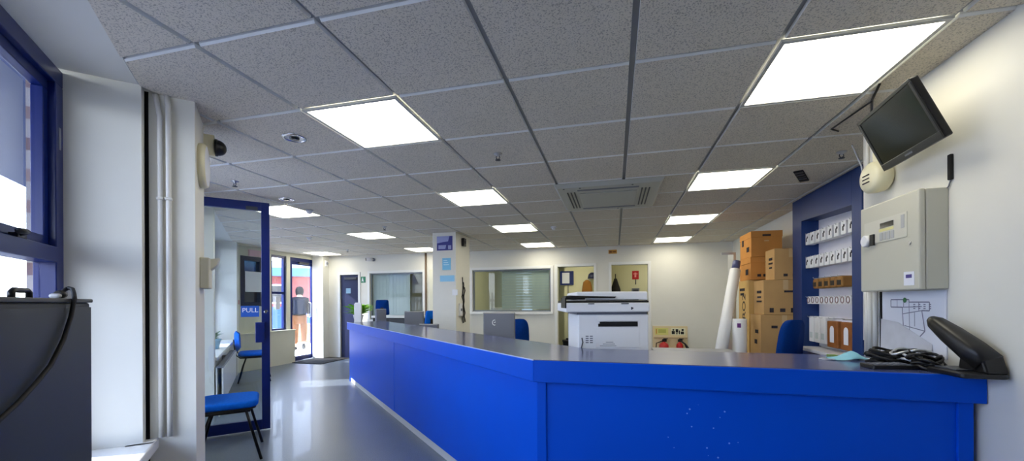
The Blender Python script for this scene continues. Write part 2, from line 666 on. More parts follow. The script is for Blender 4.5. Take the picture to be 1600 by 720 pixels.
# pipes up the side of the column
for k, (cc, nm) in enumerate(((-0.487, 'a'), (-0.452, 'b'))):
    p = MB(D)
    x = 2.748 - 0.006 * k
    p.tube([(x + 0.012, cc - 0.02 + 0.012 * k, CEIL - 0.005), (x + 0.006, cc - 0.012 + 0.01 * k, CEIL - 0.05), (x, cc, CEIL - 0.12), (x, cc, 1.2), (x, cc, 0.58)], 0.0115, 10)
    o = p.build('pipe', M_pipe)
    tag(o, ('painted heating pipe nearer the dark gap beside the wall column' if k == 0 else 'painted heating pipe nearer the flat face of the wall column'), 'pipe', 'pipes up the wall column')
    cl = MB(D)
    cl.box(x - 0.016, x + 0.016, cc - 0.015, cc + 0.015, 1.812, 1.826)
    cl.build('pipe_clip', M_pipe, parent=o, bev=0.003)

# ------------------------------------------------------------------ rooms behind the back wall
b = MB()
b.box(-7.0, XR + 0.1, 12.0, 12.1, 0, 2.5)
b.box(-7.1, -7.0, YB + 0.14, 12.1, 0, 2.5)
b.box(XR, XR + 0.1, YB + 0.14, 12.1, 0, 2.5)
b.box(-3.35, -3.25, YB + 0.14, 12.0, 0, 2.5)
b.box(-0.28, -0.18, YB + 0.14, 9.9, 0, 2.5)
b.box(-1.2, XR, 10.0, 10.1, 0, 2.5)
b.build('wall_rear_rooms', mat('pale yellow plaster', (224, 221, 186), 0.8), kind='structure')
MB().box(-7.1, XR + 0.1, YB + 0.14, 12.1, 2.42, 2.5).build('ceiling_rear_rooms', M_wall, kind='structure')
MB().box(-7.1, XR + 0.1, YB, 12.1, -0.1, 0.0).build('floor_rear_rooms', M_floor, kind='structure')


def opening_trim(n, o, sill=False):
    t = MB()
    w = 0.055
    y0, y1 = YB - 0.018, YB + 0.01
    t.box(o[0] - w, o[0], y0, y1, (o[2] - w) if sill else 0, o[3] + w)
    t.box(o[1], o[1] + w, y0, y1, (o[2] - w) if sill else 0, o[3] + w)
    t.box(o[0], o[1], y0, y1, o[3], o[3] + w)
    if sill:
        t.box(o[0] - w, o[1] + w, y0 - 0.03, y1, o[2] - w, o[2])
    t.build('trim_%d' % n, M_white, kind='structure', bev=0.004)


opening_trim(10, W1, True)
opening_trim(11, W2, True)
opening_trim(12, O1)
opening_trim(13, O2)
opening_trim(14, OD)
GREYF = mat('grey aluminium', (120, 126, 130), 0.4, metal=0.3)


def inner_window(n, o):
    f = MB()
    w = 0.03
    f.box(o[0], o[1], YB + 0.03, YB + 0.07, o[2], o[2] + w).box(o[0], o[1], YB + 0.03, YB + 0.07, o[3] - w, o[3])
    f.box(o[0], o[0] + w, YB + 0.03, YB + 0.07, o[2] + w, o[3] - w).box(o[1] - w, o[1], YB + 0.03, YB + 0.07, o[2] + w, o[3] - w)
    fr = f.build('window_%d' % n, GREYF, kind='structure')
    MB().box(o[0] + w, o[1] - w, YB + 0.047, YB + 0.053, o[2] + w, o[3] - w).build('pane', glass_mat('office glass', (240, 244, 244), 0.015, 0.12), parent=fr)
    return fr


inner_window(4, W1)
inner_window(5, W2)
bl = MB()
n = 0
x = W1[0] + 0.03
while x < -4.47:
    bl.box(x, x + 0.083, YB + 0.085, YB + 0.088, 0.93, 1.93)
    x += 0.085
tag(bl.build('vertical_blind', M_blind), 'pale grey blind closed across most of the wide office window', 'blind')
# white cupboard bars seen through the clear strip of that window
f = MB()
f.box(-4.44, -4.40, 8.9, 8.94, 0, 1.95).box(-4.08, -4.04, 8.9, 8.94, 0, 1.95).box(-4.40, -4.08, 8.9, 8.94, 1.42, 1.50).box(-4.40, -4.08, 8.9, 8.94, 1.88, 1.95).box(-4.44, -4.04, 8.9, 9.3, 0.0, 0.9)
tag(f.build('glazed_partition', M_white), 'white framed partition glimpsed through the clear strip of the blinded window', 'partition')
bl = MB()
for k in range(14):
    bl.box(W2[0] + 0.62, W2[1] - 0.05, YB + 0.10, YB + 0.102, 1.13 + k * 0.058, 1.13 + k * 0.058 + 0.054)
tag(bl.build('roller_blind', mat('sage blind', (196, 204, 190), 0.85)), 'sage grey blind behind the office window beside the printer', 'blind')
f = MB()
f.box(-2.88, -2.40, 11.9, 11.95, 0.9, 2.3)
f.build('window_6', mat('daylit far pane', (190, 214, 244), 0.6, emit=(200, 220, 250), estr=0.9), kind='structure')
f = MB()
for (x0, x1, z0, z1) in ((-2.84, -2.16, 0.70, 1.15),):
    f.box(x0, x1, 9.2, 9.5, z0, z1)
tag(f.build('storage_unit', M_white, bev=0.01), 'low white unit glimpsed behind the office window glass', 'cabinet')

# ------------------------------------------------------------------ ceiling lights
M_diff = mat('lit diffuser', (250, 250, 230), 0.5, emit=(255, 249, 229), estr=LAMP)
DESC = {
    (1, 1): 'large looking square ceiling panel light right beside the wall screen',
    (1, 4): 'square ceiling panel light between the big panel by the screen and the alcove',
    (1, 7): 'square ceiling panel light over the cardboard boxes, third from the wall screen',
    (1, 10): 'square ceiling panel light nearest the back wall in the row by the boxes',
    (-3, 1): 'square ceiling panel light above the aisle closest to the wall column',
    (-3, 4): 'square ceiling panel light beside the air conditioning cassette',
    (-3, 7): 'square ceiling panel light two on from the cassette towards the column',
    (-3, 10): 'square ceiling panel light nearest the back wall above the office window',
    (-7, 4): 'square ceiling panel light partly behind the open glass door edge',
    (-7, 7): 'square ceiling panel light above the far end of the blue counter',
    (-7, 10): 'square ceiling panel light meeting the signed column',
    (-11, 10): 'square ceiling panel light closest to the street exit door'}
proto = None
for (i, j) in LIGHTS:
    loc = (GX + 0.6 * (i + .5), GY + 0.6 * (j + .5), CEIL)
    if proto is None:
        proto = empty('ceiling_light', DESC[(i, j)], 'ceiling light', loc, 0, 'ceiling panel lights')
        f = MB()
        q, wf = 0.296, 0.018
        for (x0, x1, y0, y1) in ((-q, q, -q, -q + wf), (-q, q, q - wf, q), (-q, -q + wf, -q + wf, q - wf), (q - wf, q, -q + wf, q - wf)):
            f.box(x0, x1, y0, y1, -0.004, 0.008)
        f.build('light_frame', mat('light trim', (190, 190, 186), 0.4), proto)
        MB().box(-q + wf, q - wf, -q + wf, q - wf, 0.0, 0.006).build('diffuser', M_diff, proto)
    else:
        copy_tree(proto, loc, 0, DESC[(i, j)])

# unseen panels added to brighten the rooms behind, same fitting
for (x, y, lab) in ((-0.75, 9.0, 'added unseen panel light of the room behind the narrow doorway'), (1.0, 9.2, 'added unseen panel light of the room behind the open doorway by the extinguishers'), (-2.1, 9.3, 'added unseen panel light of the office behind the window beside the column'), (-5.2, 9.1, 'added unseen panel light of the office behind the blinded window')):
    copy_tree(proto, (x, y, 2.405), 0, lab)

# air-conditioning cassette
ac = empty('air_conditioning_cassette', 'square air conditioning cassette set in the tiled ceiling', 'air conditioner', ((AC[0] + AC[1]) / 2, (AC[2] + AC[3]) / 2, CEIL))
M_ac = mat('cassette plastic', (186, 186, 176), 0.45)
hx, hy = (AC[1] - AC[0]) / 2, (AC[3] - AC[2]) / 2
f = MB()
f.add([(-hx, -hy, -0.002), (hx, -hy, -0.002), (hx, hy, -0.002), (-hx, hy, -0.002), (-hx + .03, -hy + .03, -0.035), (hx - .03, -hy + .03, -0.035), (hx - .03, hy - .03, -0.035), (-hx + .03, hy - .03, -0.035)],
      [(0, 1, 5, 4), (1, 2, 6, 5), (2, 3, 7, 6), (3, 0, 4, 7), (0, 3, 2, 1), (4, 5, 6, 7)])
f.build('fascia', M_ac, ac)
MB().box(-0.27, 0.27, -0.27, 0.27, -0.045, -0.035).build('intake_panel', M_ac, ac, bev=0.005)
for sx in (-1, 1):
    f = MB()
    for k in range(3):
        f.box(sx * 0.345 + (k - 1) * 0.033 - 0.006, sx * 0.345 + (k - 1) * 0.033 + 0.006, -0.33, 0.33, -0.040, -0.0352)
    f.build('louvre', M_greydk, ac)
for sy in (-1, 1):
    MB().box(-0.28, 0.28, sy * 0.38 - 0.02, sy * 0.38 + 0.02, -0.0375, -0.0352).build('air_slot', M_grey, ac)
f = MB()
for (x, y) in ((-0.25, -0.46), (0.22, -0.46), (-0.4, -0.46), (0.1, 0.46)):
    MB().lathe([(0.009, -0.038), (0.009, -0.030)], 10, (x, y, 0)).build('screw', M_black, ac)

# recessed downlights, sprinkler heads and detectors
def downlight(p, label, r=0.075):
    e = empty('downlight', label, 'downlight', (p[0], p[1], CEIL), 0, 'round downlights')
    MB().lathe([(r, 0.0), (r, -0.006), (r * .82, -0.008), (r * .78, 0.0)], 28, caps=False).build('trim_ring', M_chrome, e)
    MB().lathe([(r * .79, -0.001), (r * .5, -0.003), (0.001, -0.004)], 28, caps=False).build('reflector', M_silver, e)
    MB().lathe([(r * .42, -0.003), (r * .40, -0.009), (0.001, -0.010)], 20, caps=False).build('bulb', M_screen, e)


downlight((-2.045, 2.248), 'round chrome downlight between the wall column and the nearest aisle panel light')
downlight((-3.33, 3.55), 'round chrome downlight above the open glass door')


def sprinkler(p, label):
    e = empty('sprinkler_head', label, 'sprinkler', (p[0], p[1], CEIL), 0, 'sprinkler heads')
    MB().lathe([(0.032, 0.0), (0.030, -0.006), (0.012, -0.008), (0.012, -0.02)], 16).build('escutcheon', M_silver, e)
    MB().tube([(0.012, 0, -0.018), (0.014, 0, -0.032), (0.0, 0, -0.045)], 0.003, 6).tube([(-0.012, 0, -0.018), (-0.014, 0, -0.032), (0, 0, -0.045)], 0.003, 6).build('yoke', M_greydk, e)
    MB().lathe([(0.019, -0.045), (0.020, -0.049), (0.004, -0.05)], 14).build('deflector', M_greydk, e)


sprinkler((-0.828, 2.872), 'sprinkler head on the tile before the air conditioning cassette')
sprinkler((-3.282, 2.91), 'sprinkler head on the tile next to the wall column and camera')
sprinkler((-3.19, 5.193), 'sprinkler head on the tile before the panel light over the counter end')
sprinkler((-5.287, 7.222), 'sprinkler head on the tile near the dark blue back door')
sprinkler((1.62, 3.487), 'sprinkler head on the tile beside the alcove and wall screen')


def detector(p, label, r=0.045):
    e = empty('smoke_detector', label, 'smoke detector', (p[0], p[1], CEIL), 0, 'ceiling detectors')
    MB().lathe([(r, 0), (r, -0.012), (r * .95, -0.016)], 20).build('base', M_wplas, e)
    MB().lathe([(r * .7, -0.016), (r * .68, -0.035), (r * .4, -0.045), (0.002, -0.046)], 20).build('sensor_dome', M_wplas, e)


detector((-3.465, 4.031), 'white smoke detector by the panel light beyond the glass door')
detector((-0.853, 5.852), 'white smoke detector beyond the air conditioning cassette')
detector((-4.9, 5.7), 'white smoke detector near the street exit end of the ceiling')

v = empty('slot_diffuser', 'long black slot vent in the ceiling in front of the alcove', 'air vent', (1.585, 4.06, CEIL), math.radians(-28))
MB().box(-0.035, 0.035, -0.19, 0.19, -0.010, -0.001).build('vent_body', M_black2, v, bev=0.003)
f = MB()
for k in range(5):
    f.box(-0.03, 0.03, -0.18 + k * .075, -0.13 + k * .075, -0.016, -0.010)
f.build('blade', M_black, v)
# a cracked tile and loose wires near the screen
f = MB()
f.tube([(1.30, 2.44, CEIL - 0.003), (1.36, 2.62, CEIL - 0.006), (1.44, 2.78, CEIL - 0.004)], 0.006)
f.tube([(1.40, 3.05, CEIL - 0.004), (1.33, 2.98, CEIL - 0.012), (1.36, 2.62, CEIL - 0.010)], 0.005)
tag(f.build('loose_cable', M_black), 'loose black cable along the ceiling above the wall screen', 'cable')
for k, (p, lab) in enumerate((([(1.62, 3.35, CEIL - .002), (1.66, 3.32, 2.2), (1.68, 3.30, 2.0), (1.66, 3.3, 1.6), (1.66, 3.3, 1.0)], 'thin white wire hanging from the ceiling beside the alcove'),
                             ([(1.52, 2.99, CEIL - .002), (1.53, 2.98, 2.1), (1.52, 2.98, 1.5), (1.53, 2.98, 1.0)], 'thin white wire dropping behind the cream alarm sounder'))):
    tag(MB().tube(p, 0.005, 6).build('hanging_wire', M_wplas), lab, 'wire', 'hanging wires')

# ------------------------------------------------------------------ structural column with notices
cx0, cx1, cy0, cy1 = -2.765, -2.375, 5.87, 6.48
MB().box(cx0, cx1, cy0, cy1, 0, CEIL).build('wall_column', M_wall, kind='structure', bev=0.003)


def flat_sign(name, label, cat, x0, x1, y, z0, z1, m, th=0.004, group=None, parts=()):
    e = empty(name, label, cat, ((x0 + x1) / 2, y, (z0 + z1) / 2), 0, group)
    w, h = (x1 - x0) / 2, (z1 - z0) / 2
    MB().box(-w, w, -th, 0, -h, h).build('board', m, e)
    return e, w, h


e, w, h = flat_sign('poster', 'indigo poster with pale lettering at the top of the square column', 'poster', -2.69, -2.43, cy0, 2.085, 2.305, mat('indigo poster', (44, 48, 132), 0.5))
f = MB()
f.add([(-w, -.005, h), (-w, -.005, h * .02), (-w * .2, -.005, h * .18), (w * .45, -.005, h * .25), (w * .62, -.005, h)], [(0, 1, 2, 3, 4)])
f.add([(-w * .8, -.005, -h * .25), (-w * .8, -.005, -h * .8), (w * .1, -.005, -h * .8), (w * .2, -.005, -h * .25)], [(0, 1, 2, 3)])
f.add([(w * .45, -.005, -h * .3), (w * .45, -.005, -h * .85), (w * .85, -.005, -h * .85), (w * .85, -.005, -h * .3)], [(0, 1, 2, 3)])
f.build('printed_panel', mat('pale lilac print', (150, 158, 205), 0.6), e)
e, w, h = flat_sign('notice', 'small sky blue square notice below the indigo poster on the column', 'notice', -2.60, -2.46, cy0, 1.78, 1.965, mat('sky blue notice', (120, 192, 226), 0.6))
f = MB()
for k in range(3):
    f.box(-w * .7, w * (.2 + .2 * k), -.0052, -.004, h * (.5 - .35 * k), h * (.68 - .35 * k))
f.build('print_line', mat('paler blue print', (186, 226, 244), 0.6), e)
e, w, h = flat_sign('notice', 'wide pale blue strip notice, lowest of the column signs', 'notice', -2.64, -2.40, cy0, 1.60, 1.695, mat('pale blue notice', (140, 198, 228), 0.6))
e = empty('light_switch', 'white switch plate on the front edge of the square column', 'switch', (-2.39, cy0, 1.43))
MB().box(-.045, .045, -.010, 0, -.045, .045).build('plate', M_wplas, e, bev=0.003)
MB().box(-.012, .012, -.015, -.010, -.02, .02).build('rocker', M_wplas, e, bev=0.002)
e = empty('wall_speaker', 'small black box high on the shaded side of the column', 'speaker', (cx1, 6.15, 2.24))
MB().box(0, .05, -.05, .05, -.065, .065).build('housing', M_black, e, bev=0.008)
MB().lathe([(0.03, 0.0505), (0.02, 0.056), (0.004, 0.057)], 16, ax='x').build('grille', M_black2, e)
f = MB()
rq = random.Random(5)
for k in range(3):
    pts = [(cx1 + 0.010 + 0.004 * k, 6.12 + 0.03 * k, 1.68 - .08 * k)]
    while pts[-1][2] > 0.98:
        pts.append((cx1 + 0.010 + 0.004 * k, 6.12 + 0.03 * k + rq.uniform(-.035, .035), pts[-1][2] - rq.uniform(.04, .09)))
    f.tube(pts, 0.006 + .002 * k, 6)
tag(f.build('cable_bundle', M_black), 'tangle of dark cables hanging down the shaded column side', 'cables')
e = empty('cable_box', 'white junction box with slots on the shaded column side', 'junction box', (cx1, 6.02, 1.16))
MB().box(0, .03, -.05, .05, -.10, .10).build('cover', M_wplas, e, bev=0.004)
MB().box(.03, .034, -.03, .03, -.02, .02).build('plug', M_grey, e, bev=0.003)

# ------------------------------------------------------------------ reception counter
K0 = Vector((-0.422, 2.119))
K1 = Vector((-4.229, 5.751))
KR = Vector((XP - 0.004, 2.072))
dv = (K1 - K0).normalized()
nv = Vector((-dv.y, dv.x))
nv = nv if nv.x > 0 else -nv            # towards the staff side
rvx = (KR - K0).normalized()
nr = Vector((0, 1)) if True else nv
ZC = 0.965


def offs(o):
    """counter outline offset o towards the staff side: right end, corner, far end"""
    r = Vector((KR.x, KR.y + o))
    a = K0 + nv * o
    # meet of the two offset lines
    p = Vector((K0.x, K0.y + o))
    d1, d2 = rvx, dv
    det = d1.x * -d2.y + d2.x * d1.y
    q = a - p
    t = (q.x * -d2.y + d2.x * q.y) / det
    c = p + d1 * t
    l = K1 + nv * o
    return r, c, l


def strip(o0, o1, part, cut0=0.0, cut1=0.0):
    """plan polygon of the counter between two offsets; part 'long' (diagonal) or 'short'"""
    r0, c0, l0 = offs(o0)
    r1, c1, l1 = offs(o1)
    if part == 'long':
        return [tuple(c0), tuple(l0 - dv * cut1), tuple(l1 - dv * cut1), tuple(c1)]
    if part == 'short':
        return [tuple(r0 - rvx * cut0), tuple(c0), tuple(c1), tuple(r1 - rvx * cut0)]
    return [tuple(r0), tuple(c0), tuple(l0), tuple(l1), tuple(c1), tuple(r1)]


def poly_on_diag(t0, t1, o0, o1):
    return [tuple(K0 + dv * t0 + nv * o0), tuple(K0 + dv * t1 + nv * o0), tuple(K0 + dv * t1 + nv * o1), tuple(K0 + dv * t0 + nv * o1)]


LEN = (K1 - K0).length
ctr = empty('reception_counter', 'long angled blue reception counter across the room', 'counter', (0, 0, 0))
MB().prism(strip(0.004, 0.60, 'all'), ZC - 0.022, ZC).build('worktop', M_top, ctr, bev=0.003)
FZ = ZC - 0.118
MB().prism(strip(0.0, 0.03, 'long'), FZ, ZC - 0.003).build('fascia', M_blue, ctr, bev=0.004)
MB().prism(strip(0.0, 0.03, 'short'), FZ, ZC - 0.003).build('fascia', M_blue, ctr, bev=0.004)
MB().prism(strip(-0.0015, 0.004, 'long'), ZC - 0.004, ZC + 0.0005).build('edge_highlight', M_highlight, ctr)  # bright line of light along the counter edge, put in as colour
seam = (Vector((-2.399, 3.973)) - K0).dot(dv)
r0, c0, l0 = offs(0.035)
r1, c1, l1 = offs(0.06)
ts = (c0 - K0 - nv * 0.035).dot(dv)
KZ = 0.075
f = MB()
f.prism([tuple(c0), tuple(K0 + nv * .035 + dv * (seam - .006)), tuple(K0 + nv * .06 + dv * (seam - .006)), tuple(c1)], KZ, FZ)
f.build('front_panel', M_blue, ctr, bev=0.003)
f = MB()
f.prism(poly_on_diag(seam + .006, LEN - .03, .035, .06), KZ, FZ)
f.build('front_panel', M_blue, ctr, bev=0.003)
# the short side: a panel set in a shallow frame, with paint flecks
BF = M_blue.copy()
BF.name = 'chipped blue board'
nt = BF.node_tree
bs = nt.nodes['Principled BSDF']
old = bs.inputs['Base Color'].links[0].from_socket
tc = nt.nodes.new('ShaderNodeTexCoord')
vo = nt.nodes.new('ShaderNodeTexVoronoi')
vo.inputs['Scale'].default_value = 26
nt.links.new(tc.outputs['Object'], vo.inputs['Vector'])
lt = nt.nodes.new('ShaderNodeMath'); lt.operation = 'LESS_THAN'; lt.inputs[1].default_value = 0.11
nt.links.new(vo.outputs['Distance'], lt.inputs[0])
ds = nt.nodes.new('ShaderNodeVectorMath'); ds.operation = 'DISTANCE'; ds.inputs[1].default_value = (0.42, 2.13, 0.60)
nt.links.new(tc.outputs['Object'], ds.inputs[0])
l2 = nt.nodes.new('ShaderNodeMath'); l2.operation = 'LESS_THAN'; l2.inputs[1].default_value = 0.17
nt.links.new(ds.outputs['Value'], l2.inputs[0])
mu = nt.nodes.new('ShaderNodeMath'); mu.operation = 'MULTIPLY'
nt.links.new(lt.outputs[0], mu.inputs[0]); nt.links.new(l2.outputs[0], mu.inputs[1])
mx = nt.nodes.new('ShaderNodeMix'); mx.data_type = 'RGBA'
nt.links.new(mu.outputs[0], mx.inputs[0]); nt.links.new(old, mx.inputs[6]); mx.inputs[7].default_value = rgb((120, 160, 235))
nt.links.new(mx.outputs[2], bs.inputs['Base Color'])
f = MB()
f.prism(strip(0.045, 0.065, 'short', 0.02), KZ, FZ)
f.build('front_panel', BF, ctr)
f = MB()
cc0, cc1 = offs(0.032)[1], offs(0.046)[1]
f.prism([tuple(cc0), tuple(cc0 + rvx * 0.05), tuple(cc1 + rvx * 0.05), tuple(cc1)], KZ, FZ)
f.build('corner_stile', M_blue, ctr, bev=0.003)
rr0, rr1 = offs(0.032)[0], offs(0.046)[0]
MB().prism([tuple(rr0 - rvx * .075), tuple(rr0 - rvx * .022), tuple(rr1 - rvx * .022), tuple(rr1 - rvx * .075)], KZ, FZ).build('end_stile', M_blue, ctr, bev=0.003)
M_kick = mat('pale grey skirting', (205, 206, 208), 0.4)
MB().prism(strip(0.05, 0.065, 'long', 0, 0.03), 0.0, KZ).build('kickboard', M_kick, ctr)
MB().prism(strip(0.05, 0.065, 'short', 0.02), 0.0, KZ).build('kickboard', M_kick, ctr)
MB().prism(poly_on_diag(LEN - .03, LEN - .008, .035, .58), 0.0, ZC - .022).build('end_panel', M_blue, ctr, bev=0.003)
f = MB()
f.prism(poly_on_diag(1.2, 1.22, .06, .56), 0.0, ZC - .022)
f.prism(poly_on_diag(3.4, 3.42, .06, .56), 0.0, ZC - .022)
f.prism([(XP - .03, KR.y + .07), (XP - .01, KR.y + .07), (XP - .01, KR.y + .56), (XP - .03, KR.y + .56)], 0.0, ZC - .022)
f.build('carcass_side', M_greydk, ctr)

# ------------------------------------------------------------------ open glass door standing across the aisle edge
gd = empty('glass_door', 'tall blue framed glass door standing open into the room', 'door', D(4.80, 0.0, 0.0), RZD)
# local x = towards smaller a, local y = c
H0, H1 = 0.012, 2.285
c0_, c1_ = -0.90, 0.0
st = 0.072


def lb(mb, ca, cb, z0, z1, t=0.022):
    return mb.box(-t, t, ca, cb, z0, z1)


f = MB()
lb(f, c1_ - st, c1_, H0, H1)
f.build('closing_stile', M_frame, gd, bev=0.003)
f = MB(); lb(f, c0_, c0_ + st, H0, H1); f.build('hinge_stile', M_frame, gd, bev=0.003)
f = MB(); lb(f, c0_ + st, c1_ - st, H1 - 0.085, H1); f.build('top_rail', M_frame, gd, bev=0.003)
f = MB(); lb(f, c0_ + st, c1_ - st, H0, H0 + 0.10); f.build('bottom_rail', M_frame, gd, bev=0.003)
f = MB(); lb(f, c0_ + st, c1_ - st, H0 + 0.10, H1 - 0.085, 0.003); f.build('pane', glass_mat('door glass', (240, 246, 248), 0.04), gd)
sg = MB().box(0.0035, 0.006, -0.245, -0.092, 1.140, 1.250).build('pull_sign', mat('sign blue', (20, 84, 176), 0.5), gd)
text('lettering', 'PULL', 0.062, M_wplas, sg, (0.0065, -0.168, 1.205), (math.pi / 2, 0, math.pi / 2), 0.0005)
f = MB(); f.box(0.022, 0.05, -0.125, -0.045, 0.885, 1.085); f.build('lock_case', M_frame, gd, bev=0.004)
f = MB(); f.lathe([(0.02, 0.022), (0.02, 0.028), (0.013, 0.032)], 16, (0, -0.035, 1.19), ax='x'); f.build('lock_cylinder', M_chrome, gd)
f = MB(); f.box(0.022, 0.0245, -0.20, -0.10, 2.20, 2.235); f.build('closer_arm', M_greydk, gd)

# ------------------------------------------------------------------ far end glazing and exit door
f = MB()
wz = GZ[1]
q = 0.05
f.box(XL - .09, XL - .03, wz[0], wz[1], wz[2], wz[2] + q).box(XL - .09, XL - .03, wz[0], wz[1], wz[3] - q, wz[3])
f.box(XL - .09, XL - .03, wz[0], wz[0] + q, wz[2] + q, wz[3] - q).box(XL - .09, XL - .03, wz[1] - q, wz[1], wz[2] + q, wz[3] - q)
f.box(XL - .09, XL - .03, wz[0] + q, wz[1] - q, 1.47, 1.52)
w7 = f.build('window_7', M_frame, kind='structure')
MB().box(XL - .063, XL - .057, wz[0] + q, wz[1] - q, wz[2] + q, wz[3] - q).build('pane', M_glass, parent=w7)
MB().box(XL - .03, XL - .025, wz[0] + .14, wz[0] + .25, 1.15, 1.42).build('paper_notice', M_paper, parent=w7)
wz = GZ[0]
f = MB()
f.box(XL - .09, XL + .012, wz[0] - .03, wz[1] + .03, wz[2] - .03, wz[2] + q).box(XL - .09, XL + .012, wz[0] - .03, wz[1] + .03, wz[3] - q, wz[3] + .03)
f.box(XL - .09, XL + .012, wz[0] - .03, wz[0] + q, wz[2] + q, wz[3] - q).box(XL - .09, XL + .012, wz[1] - q, wz[1] + .03, wz[2] + q, wz[3] - q)
w8 = f.build('window_8', M_navy, kind='structure')
MB().box(XL - .063, XL - .057, wz[0] + q, wz[1] - q, wz[2] + q, wz[3] - q).build('pane', glass_mat('dim glass', (96, 112, 120), 0.12), parent=w8)
tag(MB().box(XL + .014, XL + .018, 6.22, 6.66, 1.50, 1.89).build('notice', M_paper), 'white paper notice stuck over the dark window behind the glass door', 'notice')
tag(MB().box(XL + .002, XL + .03, 6.30, 6.68, 2.19, 2.31).build('notice', mat('pale pink reflection', (236, 196, 204), 0.6)), 'pale pink reflection painted high on the wall behind the glass door', 'notice')  # pink panel standing in for a red sign's reflection in the door glass
e = empty('fire_call_point', 'small red call point with blue plate behind the glass door', 'fire alarm', (XL, 6.04, 1.31))
MB().box(0, .03, -.04, .04, -.05, .03).build('case', M_red, e, bev=0.004)
MB().box(0, .008, -.04, .04, .04, .12).build('plate', M_frame, e)
# exit door
xd = empty('exit_door', 'blue framed glazed street door at the far end of the aisle', 'door', (XL - 0.06, 7.34, 0))
dy0, dy1 = 0.0, 0.78
q = 0.065
f = MB(); f.box(-.03, .03, dy0, dy1, 2.20, 2.28); f.box(-.03, .03, dy0, dy0 + q, 0.0, 2.2); f.box(-.03, .03, dy1 - q, dy1, 0, 2.2); f.build('door_frame', M_frame, xd)
f = MB(); f.box(-.022, .022, dy0 + q, dy1 - q, 0.005, 0.10).box(-.022, .022, dy0 + q, dy1 - q, 2.13, 2.198).box(-.022, .022, dy0 + q, dy0 + q + .03, .10, 2.13).box(-.022, .022, dy1 - q - .03, dy1 - q, .10, 2.13); f.build('door_leaf', M_frame, xd)
MB().box(-.003, .003, dy0 + q + .03, dy1 - q - .03, .10, 2.13).build('pane', M_glass, xd)
MB().tube([(.024, .60, .95), (.07, .60, .97), (.07, .60, 1.28), (.024, .60, 1.30)], .012, 8).build('handle', M_silver, xd)
MB().box(.025, .075, .25, .55, 2.15, 2.20).build('door_closer', M_greydk, xd, bev=.004)
f = MB().slab(0.75, 0.95, 0.012, 0.03, (-6.32, 7.72, 0.0))
tag(f.build('door_mat', mat('charcoal mat', (58, 58, 58), 0.95, vary=.2, scale=60)), 'charcoal mat on the floor inside the street exit door', 'mat')
e = empty('alarm_beacon', 'small white beacon high on the corner nib by the exit door', 'alarm', (XL + .29, 8.1, 2.20))
MB().box(0, .03, -.03, .03, -.07, .06).build('base', M_wplas, e, bev=.004)
MB().lathe([(.028, .03), (.026, .045), (.01, .06)], 16, (0, 0, 0.0), ax='x').build('lens', M_grey, e)

# ------------------------------------------------------------------ things on the street side
kio = empty('cabinet', 'charcoal metal cabinet with its back to the aisle under the near window', 'cabinet', D(1.842, -0.50, 0), RZD)
# local x from 0 (its far edge) towards the camera, y = out from wall (0 is the back face)
MB().box(0, 0.62, -0.30, -0.004, 0.03, 1.276).build('body', M_cab, kio, bev=.006)
MB().box(0.004, 0.616, -0.006, 0.0, 0.05, 1.262).build('rear_panel', mat('charcoal rear sheet', (40, 46, 50), 0.5, vary=.12, scale=3), kio, bev=.001)
MB().box(-.003, .623, -.303, .003, 1.276, 1.288).build('top_edge', M_black, kio, bev=.003)
MB().tube([(.285, -.04, 1.286), (.285, -.04, 1.302), (.295, -.04, 1.307), (.36, -.04, 1.307), (.37, -.04, 1.302), (.37, -.04, 1.286)], .007, 8).build('handle', M_black, kio)
f = MB()
for (x, y) in ((.05, -.05), (.57, -.05), (.05, -.25), (.57, -.25)):
    f.lathe([(.025, 0), (.025, .03)], 12, (x, y, 0))
f.build('foot', M_black, kio)
cb = MB()
pts = [(0.10, -0.04, 1.301), (0.07, -0.04, 1.315), (0.06, -0.035, 1.322), (.08, -.02, 1.318), (.125, -.004, 1.304), (.165, .009, 1.288), (.191, .009, 1.235), (.239, .009, 1.174), (.317, .009, 1.113), (.392, .009, 1.080), (.481, .009, 1.047), (.557, .009, 1.027), (.60, .009, 1.01)]
P = []
for k in range(len(pts) - 1):
    a, b2 = Vector(pts[k]), Vector(pts[k + 1])
    for q in range(4):
        P.append(tuple(a.lerp(b2, q / 4)))
P.append(pts[-1])
cb.tube(P, .0055, 8)
pw = empty('power_cable', 'black mains cable looping over the charcoal cabinet back', 'cable', D(1.842, -0.50, 0), RZD)
cb.build('cord', M_black2, pw)
MB().box(.115, .135, -.055, -.03, 1.289, 1.303).build('plug', M_wplas, pw, bev=.006)
MB().lathe([(.011, -.02), (.013, 0.0), (.009, .02)], 14, (.085, -.045, 1.302), ax='x').build('plug_body', M_black, pw)

# wall column fittings
e = empty('wall_clock', 'round cream clock seen nearly edge on, on the wall column', 'clock', D(2.945, -0.345, 2.07), RZD)
MB().lathe([(.125, 0), (.128, -.02), (.118, -.036)], 36, ax='y').build('case', M_cream_pl, e)
MB().lathe([(.112, -.036), (.002, -.038)], 36, ax='y', caps=False).build('dial', M_wplas, e)
for o in e.children:
    for vtx in o.data.vertices:
        pass
e = empty('hand_dryer_box', 'cream wall box with a tilted flap on the wall column', 'wall box', D(2.98, -0.345, 1.45), RZD)
MB().box(-.07, .07, 0, .045, -.09, .09).build('case', M_beige, e, bev=.006)
f = MB()
f.add([(-.075, .045, .02), (.0, .045, .02), (.0, .045, .085), (-.075, .045, .085), (-.085, .075, .055), (-.01, .075, .055), (-.01, .085, .095), (-.085, .085, .095)],
      [(0, 1, 2, 3), (4, 5, 6, 7), (0, 1, 5, 4), (1, 2, 6, 5), (2, 3, 7, 6), (3, 0, 4, 7)])
f.build('flap', M_beige, e)
e['label'] = 'cream wall box with a tilted flap low on the wall column'
e.name = 'wall_box'
